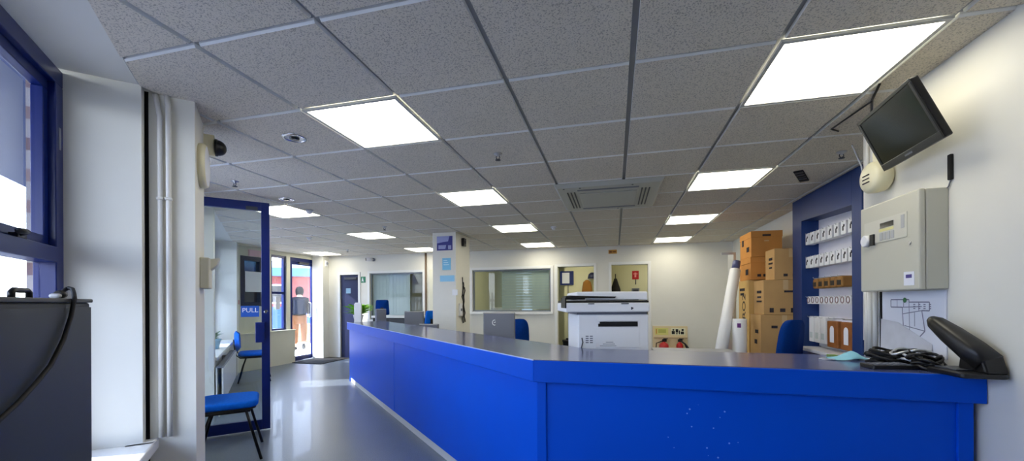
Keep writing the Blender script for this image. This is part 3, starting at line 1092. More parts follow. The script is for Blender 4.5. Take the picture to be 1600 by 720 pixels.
e = empty('dome_camera', 'black dome security camera on a cream base by the wall column', 'security camera', D(3.11, -0.40, 2.245), RZD)
MB().box(-.05, .0, -.05, .055, -.06, .07).build('base', M_cream_pl, e, bev=.008)
f = MB()
f.lathe([(.052, 0.0), (.052, .012)] + [(.048 * math.cos(a), .012 + .048 * math.sin(a)) for a in [k * math.pi / 16 for k in range(8)]], 24, (-.03, .055, 0.0), ax='y')
for i_, p_ in enumerate(f.v):
    f.v[i_] = (p_[0], .055 + (.055 - p_[1]), p_[2])
f.build('dome', M_black, e)
e.location = D(3.11, -0.345, 2.25)

# radiator under the bay window
rd = empty('radiator', 'white panel radiator on the wall under the bay window', 'radiator', D(6.68, -0.53, 0), RZD)
f = MB()
f.box(-1.0, 1.0, .0, .012, .12, .54)
f.box(-1.0, 1.0, .055, .067, .12, .54)
for k in range(40):
    x = -.985 + k * .0505
    f.box(x - .012, x + .012, .067, .073, .14, .52)
f.build('panel', M_white, rd, bev=.002)
f = MB()
f.box(-1.0, 1.0, -.002, .072, .54, .548)
for k in range(36):
    f.box(-.98 + k * .055, -.955 + k * .055, .012, .056, .548, .551)
f.build('top_grille', M_grey, rd)
MB().tube([(1.0, .035, .15), (1.05, .035, .15), (1.05, .035, .0)], .011, 8).build('pipe_tail', M_white, rd)
MB().lathe([(.018, .11), (.02, .15), (.024, .16), (.024, .21), (.015, .215)], 14, (1.05, .035, 0.0)).build('valve', M_wplas, rd)
MB().box(-.8, -.76, -.01, .0, .05, .5).box(.76, .8, -.01, 0, .05, .5).box(-.8, -.76, -.09, -.01, .05, .5).box(.76, .8, -.09, -.01, .05, .5).build('bracket', M_grey, rd)


# potted plants
def leafy(name, n, r, h, lw, seed, m, parent, o=(0, 0, 0), droop=.5):
    rnd = random.Random(seed)
    f = MB()
    for k in range(n):
        a = rnd.uniform(0, 2 * math.pi)
        el = rnd.uniform(.25, 1.0)
        L = r * rnd.uniform(.6, 1.0)
        pts = []
        for q in range(6):
            t = q / 5
            rr = L * t
            z = h * el * (t - droop * t * t) * 1.6
            pts.append(Vector((o[0] + rr * math.cos(a), o[1] + rr * math.sin(a), o[2] + z)))
        sd_ = Vector((-math.sin(a), math.cos(a), 0.25)).normalized()
        vs, fs = [], []
        for q, p in enumerate(pts):
            w = lw * math.sin(math.pi * min(1, .12 + q / 5 * .86)) + .001
            vs += [tuple(p - sd_ * w), tuple(p + Vector((0, 0, -w * .3))), tuple(p + sd_ * w)]
        for q in range(5):
            fs += [(q * 3, q * 3 + 1, q * 3 + 4, q * 3 + 3), (q * 3 + 1, q * 3 + 2, q * 3 + 5, q * 3 + 4)]
        f.add(vs, fs, True)
    return f.build(name, m, parent)


pp = empty('potted_plant', 'small plant in a pale blue pot on the bay window sill', 'plant', D(7.0, -0.68, 0.645))
MB().lathe([(.065, 0), (.085, .11), (.095, .115), (.095, .135), (.08, .135), (.075, .11)], 24).build('pot', mat('pale blue glaze', (150, 196, 222), .3), pp)
MB().lathe([(.077, .112), (.002, .118)], 20, caps=False).build('soil', mat('soil', (60, 46, 36), .9), pp)
leafy('foliage', 26, .13, .16, .012, 3, mat('sparse leaf', (110, 140, 110), .6), pp, (0, 0, .115))
pp2 = empty('leafy_plant', 'bright green leafy plant at the far end of the blue counter', 'plant', (-4.14, 5.93, ZC))
MB().lathe([(.06, 0), (.08, .10), (.085, .11), (.07, .11)], 24).build('pot', M_wplas, pp2)
leafy('foliage', 90, .27, .26, .022, 5, M_leaf, pp2, (0, 0, .10), .55)
hd = empty('leaflet_holder', 'tall white upright box in front of the counter plant', 'leaflet holder', (-4.02, 5.75, ZC), -YAW)
f = MB().box(-.055, .055, -.03, .03, 0, .012).box(-.055, .055, .018, .024, .012, .315).box(-.055, .055, -.024, -.018, .012, .30).box(-.055, -.049, -.018, .018, .012, .30).box(.049, .055, -.018, .018, .012, .30)
f.build('case', M_wplas, hd, bev=.002)
MB().box(-.045, .045, -.012, .014, .014, .31).build('leaflet', M_paper, hd)


# ------------------------------------------------------------------ visitor chairs
def visitor_chair(label, loc, rz):
    """faces local +y, seat 0.47 high"""
    t = empty('visitor_chair', label, 'chair', loc, rz, 'blue visitor chairs')
    f = MB()
    f.slab(.47, .43, .055, .09, (0, .0, .425), 6)
    f.build('seat', M_seat, t, bev=.022, seg=3)
    MB().slab(.44, .40, .014, .08, (0, 0, .410), 6).build('seat_shell', M_black, t, bev=.004)
    # backrest: curved pad
    f = MB()
    n, mm = 10, 8
    vs, fs = [], []
    for side in (0, 1):
        for i in range(n + 1):
            for j in range(mm + 1):
                u, v_ = i / n * 2 - 1, j / mm * 2 - 1
                w = .225 * (1 - .10 * max(0, v_) ** 2)
                k = math.sqrt(max(0, 1 - 0.5 * v_ * v_))
                kk = math.sqrt(max(0, 1 - 0.5 * u * u))
                x = u * w * k
                z = .66 + v_ * .17 * kk
                th = .026 * (max(0, 1 - u ** 4) ** .5) * (max(0, 1 - v_ ** 4) ** .5)
                y = -.235 - .05 * (z - .5) + .05 * u * u + (th if side else -th)
                vs.append((x, y, z))
    st_ = (n + 1) * (mm + 1)
    for i in range(n):
        for j in range(mm):
            a = i * (mm + 1) + j
            fs.append((a, a + mm + 1, a + mm + 2, a + 1))
            fs.append((st_ + a, st_ + a + 1, st_ + a + mm + 2, st_ + a + mm + 1))
    f.add(vs, fs, True)
    f.build('backrest', M_seat, t)
    for sx in (-1, 1):
        MB().tube([(sx * .215, .13, .408), (sx * .225, .17, .25), (sx * .24, .235, .0)], .011, 10).build('leg', M_metalblk, t)
        MB().tube([(sx * .20, -.10, .405), (sx * .215, -.15, .25), (sx * .225, -.21, .0)], .011, 10).build('leg', M_metalblk, t)
        MB().tube([(sx * .215, .16, .402), (sx * .215, -.18, .402), (sx * .19, -.235, .45), (sx * .17, -.262, .60), (sx * .165, -.268, .70)], .010, 8).build('side_rail', M_metalblk, t)
    MB().tube([(-.215, .13, .402), (.215, .13, .402)], .010, 8).tube([(-.205, -.12, .402), (.205, -.12, .402)], .010, 8).build('cross_rail', M_metalblk, t)
    return t


ch = visitor_chair('blue padded visitor chair in front of the open glass door', D(4.15, -0.30, 0), RZD)
c2 = copy_tree(ch, D(8.0, -0.23, 0), RZD, 'blue padded visitor chair seen through the glass door past the radiator')


# ------------------------------------------------------------------ staff side: desks, monitors, office chairs
def desk(name, label, loc, rz, w, d, h, top, leg, panel=True):
    e = empty(name, label, 'desk', loc, rz, 'staff desks')
    MB().slab(w, d, .026, .02, (0, 0, h - .026)).build('desktop', top, e, bev=.003)
    for sx in (-1, 1):
        MB().box(sx * (w / 2 - .06) - .02, sx * (w / 2 - .06) + .02, -d / 2 + .05, d / 2 - .05, 0, .03).box(sx * (w / 2 - .06) - .02, sx * (w / 2 - .06) + .02, -.03, .03, .03, h - .026).build('leg', leg, e, bev=.003)
    if panel:
        MB().box(-w / 2 + .085, w / 2 - .085, -.01, .01, .3, h - .03).build('modesty_panel', leg, e)
    return e


RZC = math.atan2(dv.y, dv.x) + math.pi        # along the diagonal counter
desk('desk', 'grey staff desk behind the diagonal counter carrying the big monitor', (-1.42, 4.47, 0), RZC, 1.5, .68, .74, M_desk, M_greydk)
desk('desk', 'grey staff desk behind the counter beside the square column', (-3.47, 6.56, 0), RZC, .80, .50, .74, M_desk, M_greydk)
desk('desk', 'pale grey desk beyond the counter near the cardboard boxes', (.80, 4.53, 0), 0, .80, .62, .755, M_desk, M_greydk)
desk('printer_table', 'grey table behind the counter under the white printer', (0.02, 3.16, 0), -YAW, .95, .62, .74, M_desk, M_greydk, False)
sb = empty('sideboard', 'white topped black low cupboard below the blinded office window', 'cabinet', (-4.45, 7.93, 0))
MB().box(-.62, .62, -.215, .20, .955, 1.0).build('cabinet_top', M_white, sb, bev=.004)
MB().box(-.60, .60, -.19, .19, .05, .955).build('body', M_black2, sb, bev=.004)
for k in range(3):
    dd_ = MB().box(-.59 + k * .395, -.205 + k * .395, -.205, -.191, .07, .94).build('door', M_black, sb, bev=.002)
    MB().box(-.25 + k * .395, -.235 + k * .395, -.217, -.205, .55, .68).build('handle', M_silver, dd_)
MB().box(-.58, .58, -.17, .17, 0, .05).build('plinth', M_black2, sb)


def monitor(label, loc, rz, base_z, w, h, top_z, logo=True):
    """its back faces local -y"""
    e = empty('monitor', label, 'monitor', (loc[0], loc[1], base_z), rz, 'monitors on the staff desks')
    t = top_z - base_z
    f = MB()
    f.add([(-w / 2, .02, t - h), (w / 2, .02, t - h), (w / 2, .02, t), (-w / 2, .02, t), (-w / 2 + .012, -.03, t - h + .012), (w / 2 - .012, -.03, t - h + .012), (w / 2 - .012, -.03, t - .012), (-w / 2 + .012, -.03, t - .012)],
          [(0, 1, 2, 3), (7, 6, 5, 4), (0, 4, 5, 1), (1, 5, 6, 2), (2, 6, 7, 3), (3, 7, 4, 0)])
    f.build('housing', M_grey, e)
    MB().box(-w / 2 + .012, w / 2 - .012, .0202, .024, t - h + .012, t - .012).build('screen', M_screen, e)
    if logo:
        f = MB()
        zc = t - h * .34
        f.tube([(-.055 + .022 * math.cos(a), -.031, zc + .03 * math.sin(a)) for a in [math.radians(60 + 30 * k) for k in range(9)]], .005, 6)
        f.tube([(-.06, -.031, zc), (-.04, -.031, zc + .008)], .004, 6)
        f.build('emblem', M_wplas, e)
    MB().box(-.035, .035, -.05, -.03, 0.012, t - h * .8).build('stand_neck', M_grey, e, bev=.004)
    MB().slab(.22, .17, .012, .04, (0, -.02, 0)).build('stand_base', M_greydk, e)
    return e


RZV = -YAW
monitor('grey monitor back with a pale emblem, biggest of the screens behind the counter', (-1.30, 4.53), RZV, .74, .37, .34, 1.155)
monitor('grey monitor back beside a blue chair, nearest the column', (-3.42, 6.50), RZV + .1, .74, .34, .30, 1.125, False)
monitor('small grey monitor turned edge on behind the counter plant', (-4.17, 6.65), RZV + .6, .74, .20, .27, 1.165, False)
monitor('low dark monitor tucked behind the counter edge before the column', (-2.62, 5.42), RZV - .2, .74, .30, .20, .965, False)
desk('desk', 'grey staff desk behind the low dark monitor', (-2.66, 5.44, 0), RZC, .50, .36, .74, M_desk, M_greydk, False)
desk('desk', 'small grey desk behind the counter plant', (-4.19, 6.69, 0), RZC, .42, .34, .74, M_desk, M_greydk, False)


def office_chair(label, loc, rz, top=1.08, bw=.40, bh=.46, m=M_seatdk, square=False):
    """faces local +y"""
    e = empty('office_chair', label, 'chair', (loc[0], loc[1], 0), rz, 'office chairs behind the counter')
    f = MB()
    f.slab(.48, .46, .07, .10, (0, .02, .44), 6)
    f.build('seat', m, e, bev=.025, seg=3)
    # backrest tapering upward with rounded top
    f = MB()
    N = 14
    front, back = [], []
    out = []
    zc = top - bh
    for k in range(2 * N):
        a = 2 * math.pi * k / (2 * N)
        ex = 2.0 / (9.0 if square else 3.6)
        cx = math.copysign(abs(math.cos(a)) ** ex, math.cos(a))
        sz = math.copysign(abs(math.sin(a)) ** ex, math.sin(a))
        z = zc + bh / 2 + bh / 2 * sz
        wv = bw / 2 * (1 - .14 * (z - zc) / bh)
        out.append((cx * wv, z))
    yb = lambda x, z: -.23 - .10 * (z - zc) + .35 * x * x
    vs = [(x, yb(x, z) + .03, z) for (x, z) in out] + [(x, yb(x, z) - .03, z) for (x, z) in out]
    n2 = 2 * N
    fs = [(k, (k + 1) % n2, n2 + (k + 1) % n2, n2 + k) for k in range(n2)]
    vs.append((0, yb(0, zc + bh / 2) + .04, zc + bh / 2)); vs.append((0, yb(0, zc + bh / 2) - .04, zc + bh / 2))
    fs += [(k, 2 * n2, (k + 1) % n2) for k in range(n2)] + [(n2 + k, n2 + (k + 1) % n2, 2 * n2 + 1) for k in range(n2)]
    f.add(vs, fs, True)
    f.build('backrest', m, e)
    MB().box(-.03, .03, -.285, -.262, .44, zc + bh * .5).box(-.03, .03, -.285, -.1, .42, .44).build('back_bar', M_black, e, bev=.004)
    MB().lathe([(.03, .10), (.03, .25), (.02, .25), (.02, .44)], 14).build('column', M_black, e)
    MB().tube([(.25, -.12, .43), (.29, -.12, .5), (.29, -.12, .63), (.29, .12, .64)], .016, 8).tube([(-.25, -.12, .43), (-.29, -.12, .5), (-.29, -.12, .63), (-.29, .12, .64)], .016, 8).build('armrest', M_black, e)
    for k in range(5):
        a = 2 * math.pi * k / 5 + .3
        MB().tube([(.02 * math.cos(a), .02 * math.sin(a), .11), (.28 * math.cos(a), .28 * math.sin(a), .075)], .018, 8).build('leg', M_black, e)
        MB().lathe([(.026, -.018), (.026, .018)], 12, (.28 * math.cos(a), .28 * math.sin(a), .026), ax='y').build('caster', M_black2, e)
    return e


office_chair('blue office chair turned side on in front of the cardboard boxes', (1.52, 4.78), RZV + .55, 1.085, .44, .55)
office_chair('dark blue office chair half hidden by the biggest grey monitor', (-1.25, 5.05), RZV + 2.9, 1.05, .30, .45)
office_chair('blue square backed office chair against the blinded office window', (-4.545, 7.35), RZV + 0.2, 1.335, .27, .30, M_seatdk, True)
office_chair('bright blue office chair close to the column behind a grey monitor', (-3.68, 7.45), RZV + .7, 1.12, .25, .32, M_seat, True)

# multifunction printer on its table
pr = empty('printer', 'large white multifunction printer standing behind the counter', 'printer', (-0.075, 2.90, .74), RZV)
pw_ = .56
f = MB()
f.box(-.195, .28, -.10, .38, .0, .445)
f.build('body', M_wplas, pr, bev=.008)
MB().box(-.28, .28, -.12, .38, .462, .525).build('scanner_bed', M_wplas, pr, bev=.008)
MB().box(-.275, .275, -.115, .37, .526, .538).build('scanner_gap', M_black, pr)
MB().box(-.20, .27, -.09, .37, .445, .462).build('neck', M_grey, pr)
f = MB()
f.extr([(-.10, .54), (.37, .54), (.37, .600), (-.10, .600)], 'x', -.205, .275)
f.build('feeder_lid', M_wplas, pr, bev=.01)
f = MB()
f.add([(-.26, -.112, .575), (.06, -.112, .566), (.05, -.112, .556), (-.20, -.112, .556), (-.26, .2, .575), (.06, .2, .566), (.05, .2, .556), (-.20, .2, .556)],
      [(0, 1, 2, 3), (7, 6, 5, 4), (0, 4, 5, 1), (1, 5, 6, 2), (2, 6, 7, 3), (3, 7, 4, 0)])
f.build('paper_tray', M_black, pr)
MB().box(-.28, -.15, -.118, .05, .548, .570).build('control_panel', M_black, pr, bev=.004)
MB().box(-.285, -.276, -.122, .10, .49, .560).build('panel_edge', M_black, pr)
MB().box(-.14, .205, -.122, -.10, .540, .547).build('scan_bar', M_greydk, pr)
f = MB()
f.box(-.13, -.09, -.124, -.119, .515, .522).box(.09, .14, -.124, -.119, .515, .522)
f.build('latch', M_greydk, pr)
f = MB().box(-.06, .205, -.1045, -.10, .365, .385).box(-.05, .205, -.103, -.10, .385, .398)
f.build('output_slot', M_black, pr)
f = MB().box(-.075, .215, -.105, -.10, .402, .440).box(-.075, .215, -.1035, -.10, .225, .36)
f.build('front_cover', M_wplas, pr, bev=.002)
MB().lathe([(.006, 0), (.006, .002)], 12, (.165, -.121, .488), ax='y').box(.155, .163, -.1225, -.120, .478, .496).build('emblem', M_greydk, pr)
f = MB()
for k in range(4):
    for q in range(2):
        f.box(-.145 + q * .028, -.125 + q * .028, -.1012, -.10, .255 + k * .014, .262 + k * .014)
for k in range(3):
    f.box(-.05 + .02 * k, .06 - .01 * k, -.1046, -.1035, .235 + .012 * k, .238 + .012 * k)
f.build('printed_mark', M_grey, pr)
MB().tube([(-.17, -.101, .29), (-.165, -.104, .26), (-.175, -.104, .22), (-.155, -.104, .19)], .004, 6).build('side_cord', M_greydk, pr)

# ------------------------------------------------------------------ back wall: doors, signs, fire point
bd = empty('back_door', 'dark navy door at the far end of the counter', 'door', (-5.96, YB + .04, 0))
MB().box(-.235, .235, -.02, .02, .005, 1.925).build('leaf', M_navy, bd, bev=.002)
MB().box(-.10, .02, -.024, -.02, 1.50, 1.62).build('door_sign', mat('grey blue plate', (130, 165, 190), .4), bd)
MB().box(-.12, .20, -.06, -.02, 1.82, 1.87).build('door_closer', M_greydk, bd, bev=.004)
MB().lathe([(.02, -.02), (.016, .05), (.024, .06)], 14, (.18, -.0, 1.0), ax='y').build('handle', M_silver, bd)
e, w, h = flat_sign('exit_sign', 'green emergency exit sign beside the dark navy door', 'sign', -5.65, -5.53, YB, 1.74, 1.88, M_green)
f = MB()
f.lathe([(.012, .0045), (.011, .006)], 10, (-.015, 0, .035), ax='y')
f.add([(-.03, -.005, .02), (-.005, -.005, .02), (.005, -.005, -.02), (.02, -.005, -.05), (.008, -.005, -.05), (-.008, -.005, -.02), (-.028, -.005, -.045), (-.04, -.005, -.045)], [(0, 7, 6, 5, 4, 3, 2, 1)])
f.build('pictogram', M_wplas, e)
e, w, h = flat_sign('exit_sign', 'small amber sign above the gap between the two doorways', 'sign', -.115, .045, YB, 2.215, 2.29, mat('amber sign', (196, 140, 44), .5), .012)
MB().box(-w * .8, -w * .2, -.0135, -.012, -h * .5, h * .5).box(-w * .05, w * .8, -.0135, -.012, -h * .3, h * .3).build('pictogram', mat('dark amber print', (120, 70, 20), .6), e)
# bullet camera on the back wall
e = empty('bullet_camera', 'white bullet security camera with dark lens above the blinded office window', 'security camera', (-5.32, YB, 2.26))
MB().lathe([(.04, 0), (.04, .02)], 16, ax='y').build('base', M_grey, e)
MB().tube([(0, -.02, 0), (-.03, -.07, .0)], .012, 8).build('arm', M_wplas, e)
MB().tube([(.0, -.05, .0), (-.10, -.14, -.005)], .04, 16).build('housing', M_wplas, e)
MB().tube([(-.10, -.14, -.005), (-.108, -.147, -.006)], .034, 16).build('lens', M_black, e)
# riser pipe and cream panel between window and column
tag(MB().tube([(-4.02, YB - .02, 0), (-4.02, YB - .02, CEIL)], .022, 10).build('pipe', mat('brown pipe', (120, 100, 84), .5)), 'thin brown pipe running up the back wall beside the blinded office window', 'pipe')
f = MB().box(-3.93, -3.55, YB - .03, YB, 0, 2.0)
tag(f.build('wall_panel', M_cream, bev=.004), 'cream flush panel on the back wall behind the column', 'panel')

# fire point
fp = empty('fire_point_board', 'cream fire point backboard on the wall behind the printer side', 'board', (1.01, YB, .52))
MB().box(-.31, .31, -.018, 0, -.30, .29).build('backboard', mat('cream board', (226, 208, 164), .7), fp, bev=.003)
MB().box(-.29, .30, -.045, -.018, .055, .085).build('ledge', mat('tan ledge', (196, 172, 134), .7), fp)
e, w, h = flat_sign('extinguisher_sign', 'pale yellow instruction sign above the red extinguisher', 'sign', .74, .98, YB - .018, .64, .775, mat('pale yellow sign', (222, 216, 130), .6))
MB().box(-.06, .08, -.0055, -.004, -.03, .04).build('printed_panel', mat('olive print', (186, 186, 96), .7), e)
MB().box(-.10, -.085, -.0055, -.004, -.045, .045).build('red_mark', mat('orange print', (206, 120, 60), .7), e)
e, w, h = flat_sign('extinguisher_sign', 'white instruction sign with black symbols above the second extinguisher', 'sign', 1.03, 1.28, YB - .018, .64, .775, mat('cream white sign', (232, 228, 196), .6))
f = MB()
for (x0, x1, z0, z1) in ((-.115, -.06, -.05, .01), (-.10, -.07, .015, .045), (-.045, .0, -.02, .045), (.01, .03, -.05, .02), (.045, .10, -.05, .0), (.06, .095, .01, .05), (-.04, -.01, -.05, -.03)):
    f.box(x0, x1, -.0055, -.004, z0, z1)
f.build('pictogram', M_black2, e)


def extinguisher(label, x, z0, r, hgt, band, horn):
    e = empty('fire_extinguisher', label, 'fire extinguisher', (x, YB - .019 - r - .012, z0), 0, 'extinguishers at the fire point')
    MB().lathe([(r * .9, 0), (r, .01), (r, hgt * .8), (r * .8, hgt * .9), (r * .3, hgt * .97), (r * .3, hgt)], 24).build('cylinder', M_red, e)
    MB().lathe([(r * 1.01, hgt * .25), (r * 1.01, hgt * .55)], 24, caps=False).build('label_band', band, e)
    MB().box(-.03, .05, -.012, .012, hgt, hgt + .05).box(-.01, .07, -.010, .010, hgt + .05, hgt + .066).build('valve', M_black2, e, bev=.003)
    if horn:
        MB().tube([(.02, -.02, hgt + .02), (r + .03, -.03, hgt * .9), (r + .10, -.03, hgt * .55)], .014, 10, [.012, .016, .034]).build('horn', M_black2, e)
    else:
        MB().tube([(-.02, -.01, hgt + .02), (-r - .05, -.01, hgt * .92), (-r - .06, -.01, hgt * .5), (-r - .045, -.01, hgt * .2)], .009, 8).build('hose', M_black2, e)
    MB().box(-.03, .03, r, r + .012, hgt * .5, hgt * .62).build('wall_bracket', M_black, e)
    return e


extinguisher('plump red extinguisher on the fire point below the yellow sign', .89, .16, .085, .36, mat('pale pink label', (216, 150, 150), .6), False)
extinguisher('slim red extinguisher with a black horn on the fire point', 1.17, .16, .06, .36, mat('dull red label', (150, 40, 44), .6), True)

# view into the doorways
nb = empty('notice_board', 'blue notice board with a white sheet through the narrow doorway', 'notice board', (-1.14, 9.98, 1.86))
MB().box(-.16, .17, -.02, .02, -.17, .17).build('board', M_frame, nb, bev=.004)
MB().box(-.11, .07, -.024, -.02, -.13, .13).build('sheet', M_paper, nb)
tag(MB().tube([(-1.10, 9.95, 1.69), (-1.10, 9.95, .2)], .008, 8).build('pull_cord', M_greydk), 'thin dark cord hanging below the blue notice board', 'cord')
hc = empty('hanging_jacket', 'brown jacket hanging in the narrow doorway room', 'jacket', (-.60, 9.93, 1.78))
f = MB()
f.lathe([(.03, .02), (.09, -.03), (.11, -.14), (.13, -.30), (.12, -.42)], 18, (-.04, -.07, 0))
for i_, p_ in enumerate(f.v):
    f.v[i_] = (p_[0], -.07 + (p_[1] + .07) * .45, p_[2])
f.build('shell', mat('tan brown cloth', (150, 104, 52), .9), hc)
MB().tube([(-.04, -.02, .03), (-.04, .04, .05)], .008, 8).build('hook', M_silver, hc)
hc2 = empty('navy_hat', 'dark blue cap hanging above the brown jacket', 'cap', (-.52, 9.90, 1.89))
f = MB()
f.lathe([(.10, -.06), (.105, -.02), (.085, .05), (.04, .085), (.004, .09)], 20)
f.build('crown', M_navy, hc2)
MB().tube([(-.02, .0, .09), (-.02, .10, .09)], .008, 8).build('hook', M_silver, hc2)
f = MB().box(-.10, .10, -.17, -.07, -.062, -.052)
f.build('peak', M_navy, hc2, bev=.004)
hb = empty('hanging_bag', 'black bags hanging inside the open doorway by the extinguishers', 'bag', (.02, 9.93, 1.62))
f = MB()
f.lathe([(.03, .20), (.06, .10), (.11, -.05), (.13, -.20), (.10, -.30)], 16, (0, -.08, 0))
for i_, p_ in enumerate(f.v):
    f.v[i_] = (p_[0], -.08 + (p_[1] + .08) * .5, p_[2])
f.build('body', M_black2, hb)
MB().tube([(0, -.08, .18), (0, -.02, .30), (0, .06, .31)], .01, 8).build('strap', M_black2, hb)
tag(hb, 'black bag hanging inside the open doorway by the extinguishers', 'bag')
e, w, h = flat_sign('fire_sign', 'red fire notice on the yellow wall through the open doorway', 'sign', .40, .55, 10.0, 1.80, 2.0, M_red)
MB().box(-.02, .02, -.0055, -.004, -.05, .06).box(-.05, .05, -.0055, -.004, .02, .04).build('pictogram', mat('pale red print', (238, 150, 150), .6), e)
tag(MB().tube([(.48, 9.99, 1.80), (.48, 9.99, 1.68)], .010, 8).build('conduit', M_greydk), 'short dark conduit below the red fire notice', 'conduit')
e = empty('control_box', 'grey control box under the red fire notice', 'control box', (.475, 10.0, 1.50))
MB().box(-.085, .085, -.06, 0, -.09, .09).build('case', M_grey, e, bev=.006)
MB().box(-.055, .055, -.064, -.06, -.05, .06).build('window', M_greydk, e)
e = empty('control_box', 'small pale box lower down beside the door edge through the open doorway', 'control box', (.70, 10.0, 1.35))
MB().box(-.06, .06, -.05, 0, -.08, .08).build('case', M_beige, e, bev=.006)
MB().box(-.03, .03, -.054, -.05, -.05, -.02).build('button', M_greydk, e)
kc = empty('kitchen_unit', 'olive kitchen unit with dark worktop through the open doorway', 'cabinet', (.82, 9.65, 0))
MB().box(-.40, .40, -.30, .30, .0, 1.02).build('body', mat('olive laminate', (128, 130, 92), .5), kc, bev=.004)
MB().box(-.42, .42, -.32, .30, 1.02, 1.06).build('unit_top', M_black, kc, bev=.004)
MB().box(-.39, .39, -.318, -.30, .12, 1.0).build('door', mat('olive door', (120, 122, 84), .5), kc, bev=.003)
bn = empty('waste_bin', 'dark waste bin inside the narrow doorway beside the printer', 'bin', (-.93, 8.75, 0))
MB().lathe([(.13, 0), (.16, .42), (.17, .43), (.17, .46), (.15, .46)], 20).build('body', M_black2, bn)
MB().box(-.09, .09, -.02, .02, .46, .50).build('swing_lid', M_black, bn, bev=.006)
e = empty('radiator', 'slim cream radiator inside the narrow doorway beside the printer', 'radiator', (-.92, 9.99, 0))
f = MB().box(-.12, .18, -.08, -.01, .35, 1.02)
for k in range(6):
    f.box(-.105 + k * .05, -.08 + k * .05, -.088, -.08, .38, .99)
f.build('panel', M_cream_pl, e, bev=.004)
MB().box(-.02, .02, -.05, -.02, 0, .35).build('pipe_tail', M_cream_pl, e)

# ------------------------------------------------------------------ cardboard cartons
def carton(label, x0, x1, y0, y1, z0, z1, m, hole=None, marks=(), lid=False, group='cardboard cartons against the wall'):
    e = empty('cardboard_box', label, 'box', ((x0 + x1) / 2, (y0 + y1) / 2, z0), 0, group)
    w, d, h = (x1 - x0) / 2, (y1 - y0) / 2, z1 - z0
    zt = h - .055 if lid else h - .002
    MB().box(-w, w, -d, d, 0, zt).build('carton', m, e, bev=.003)
    if lid:
        MB().box(-w - .004, w + .004, -d - .004, d + .004, zt - .02, h).build('lid', m, e, bev=.003)
    else:
        MB().box(-w, w, -d, -.002, zt, h).box(-w, w, .002, d, zt, h).build('flap', m, e)
    if hole:
        hx_, hz_ = hole
        MB().slab(.09, .008, .022, .003, (hx_, -d - .003, hz_)).build('hand_hole', M_ink, e)
    if marks:
        f = MB()
        for (face, a, z, ww, hh) in marks:
            if face == 'f':
                f.box(a - ww / 2, a + ww / 2, -d - .0045, -d - .001, z - hh / 2, z + hh / 2)
            else:
                f.box(-w - .0045, -w - .001, a - ww / 2, a + ww / 2, z - hh / 2, z + hh / 2)
        f.build('printed_mark', M_ink, e)
    MB().box(-.025, .025, -d - .0012, -d, zt * .72, zt - (.06 if lid else 0)).build('tape', mat('packing tape', (206, 176, 128), .35), e)
    return e


carton('orange brown archive box with a lid, topmost of the tall stack', 1.62, 1.955, 5.53, 5.98, 1.815, 2.125, M_card2, (0.0, .245), [('l', -.1, .10, .09, .06), ('l', .1, .20, .06, .08)], True)
carton('orange brown archive box second from the top of the tall stack', 1.615, 1.955, 5.53, 5.98, 1.535, 1.812, M_card2, (0.03, .20), [('l', -.08, .10, .1, .07), ('f', -.08, .05, .04, .03), ('f', -.02, .05, .03, .03)], True)
carton('tall narrow pale carton under the archive boxes', 1.60, 1.95, 5.56, 5.98, 0.0, 1.532, mat('pale cardboard', (214, 176, 112), .85, vary=.04, scale=5), None,
       [('l', 0.05, 1.42, .20, .035), ('l', 0.05, 1.36, .14, .03)])
carton('small square carton highest in the front stack beside the alcove', 1.745, 2.085, 5.16, 5.44, 1.512, 1.862, M_card, None, [('l', -.03, .24, .10, .03), ('l', -.03, .19, .12, .02), ('l', -.03, .14, .08, .02), ('f', -.06, .05, .04, .03), ('f', .03, .05, .04, .03)])
carton('square carton in the middle of the front stack beside the alcove', 1.635, 2.075, 5.16, 5.50, 1.118, 1.510, M_card, (.03, .25), [('l', -.03, .26, .14, .03), ('l', -.03, .2, .12, .02), ('l', -.03, .15, .16, .02), ('f', -.14, .05, .04, .05), ('f', -.03, .05, .05, .04), ('f', .08, .05, .06, .05)])
carton('large carton at the bottom of the front stack behind the blue office chair', 1.605, 2.08, 5.16, 5.52, 0.0, 1.115, M_card, (.02, .90), [('l', -.05, .92, .10, .04), ('l', -.02, .8, .08, .05), ('f', -.1, .98, .06, .03)])
tc_ = [o for o in COL.objects if o.get('label', '').startswith('tall narrow pale carton')][0]
text('lettering', 'RO2', .17, M_ink, tc_, (-.1765, -.02, 1.20), (math.pi / 2, -math.pi / 2, -math.pi / 2), .001)

e = empty('paper_roll', 'long white plotter roll leaning against the carton stack', 'paper roll', (1.03, 4.96, 0))
f = MB()
top_ = Vector((.43, .64, 1.66))
f.tube([(0.0, 0, .02), tuple(top_)], .07, 22, [.072, .062])
f.build('roll', M_wplas, e)
MB().tube([tuple(top_ * 1.0), tuple(top_ * 1.065)], .045, 18).build('end_cap', mat('dusky blue cap', (70, 76, 120), .5), e)
e = empty('paper_roll', 'short white roll with a purple label standing by the cartons', 'paper roll', (1.42, 5.28, 0))
MB().lathe([(.075, 0), (.076, .01), (.076, 1.06), (.07, 1.065), (.02, 1.066), (.02, 1.05)], 24).build('roll', M_wplas, e)
f = MB()
for k in range(-2, 3):
    a0, a1 = -1.95 + k * .1, -1.95 + (k + 1) * .1
    f.quad((.0768 * math.cos(a0), .0768 * math.sin(a0), .965), (.0768 * math.cos(a1), .0768 * math.sin(a1), .965), (.0768 * math.cos(a1), .0768 * math.sin(a1), 1.015), (.0768 * math.cos(a0), .0768 * math.sin(a0), 1.015))
f.build('sticker', mat('purple sticker', (110, 50, 130), .6), e)
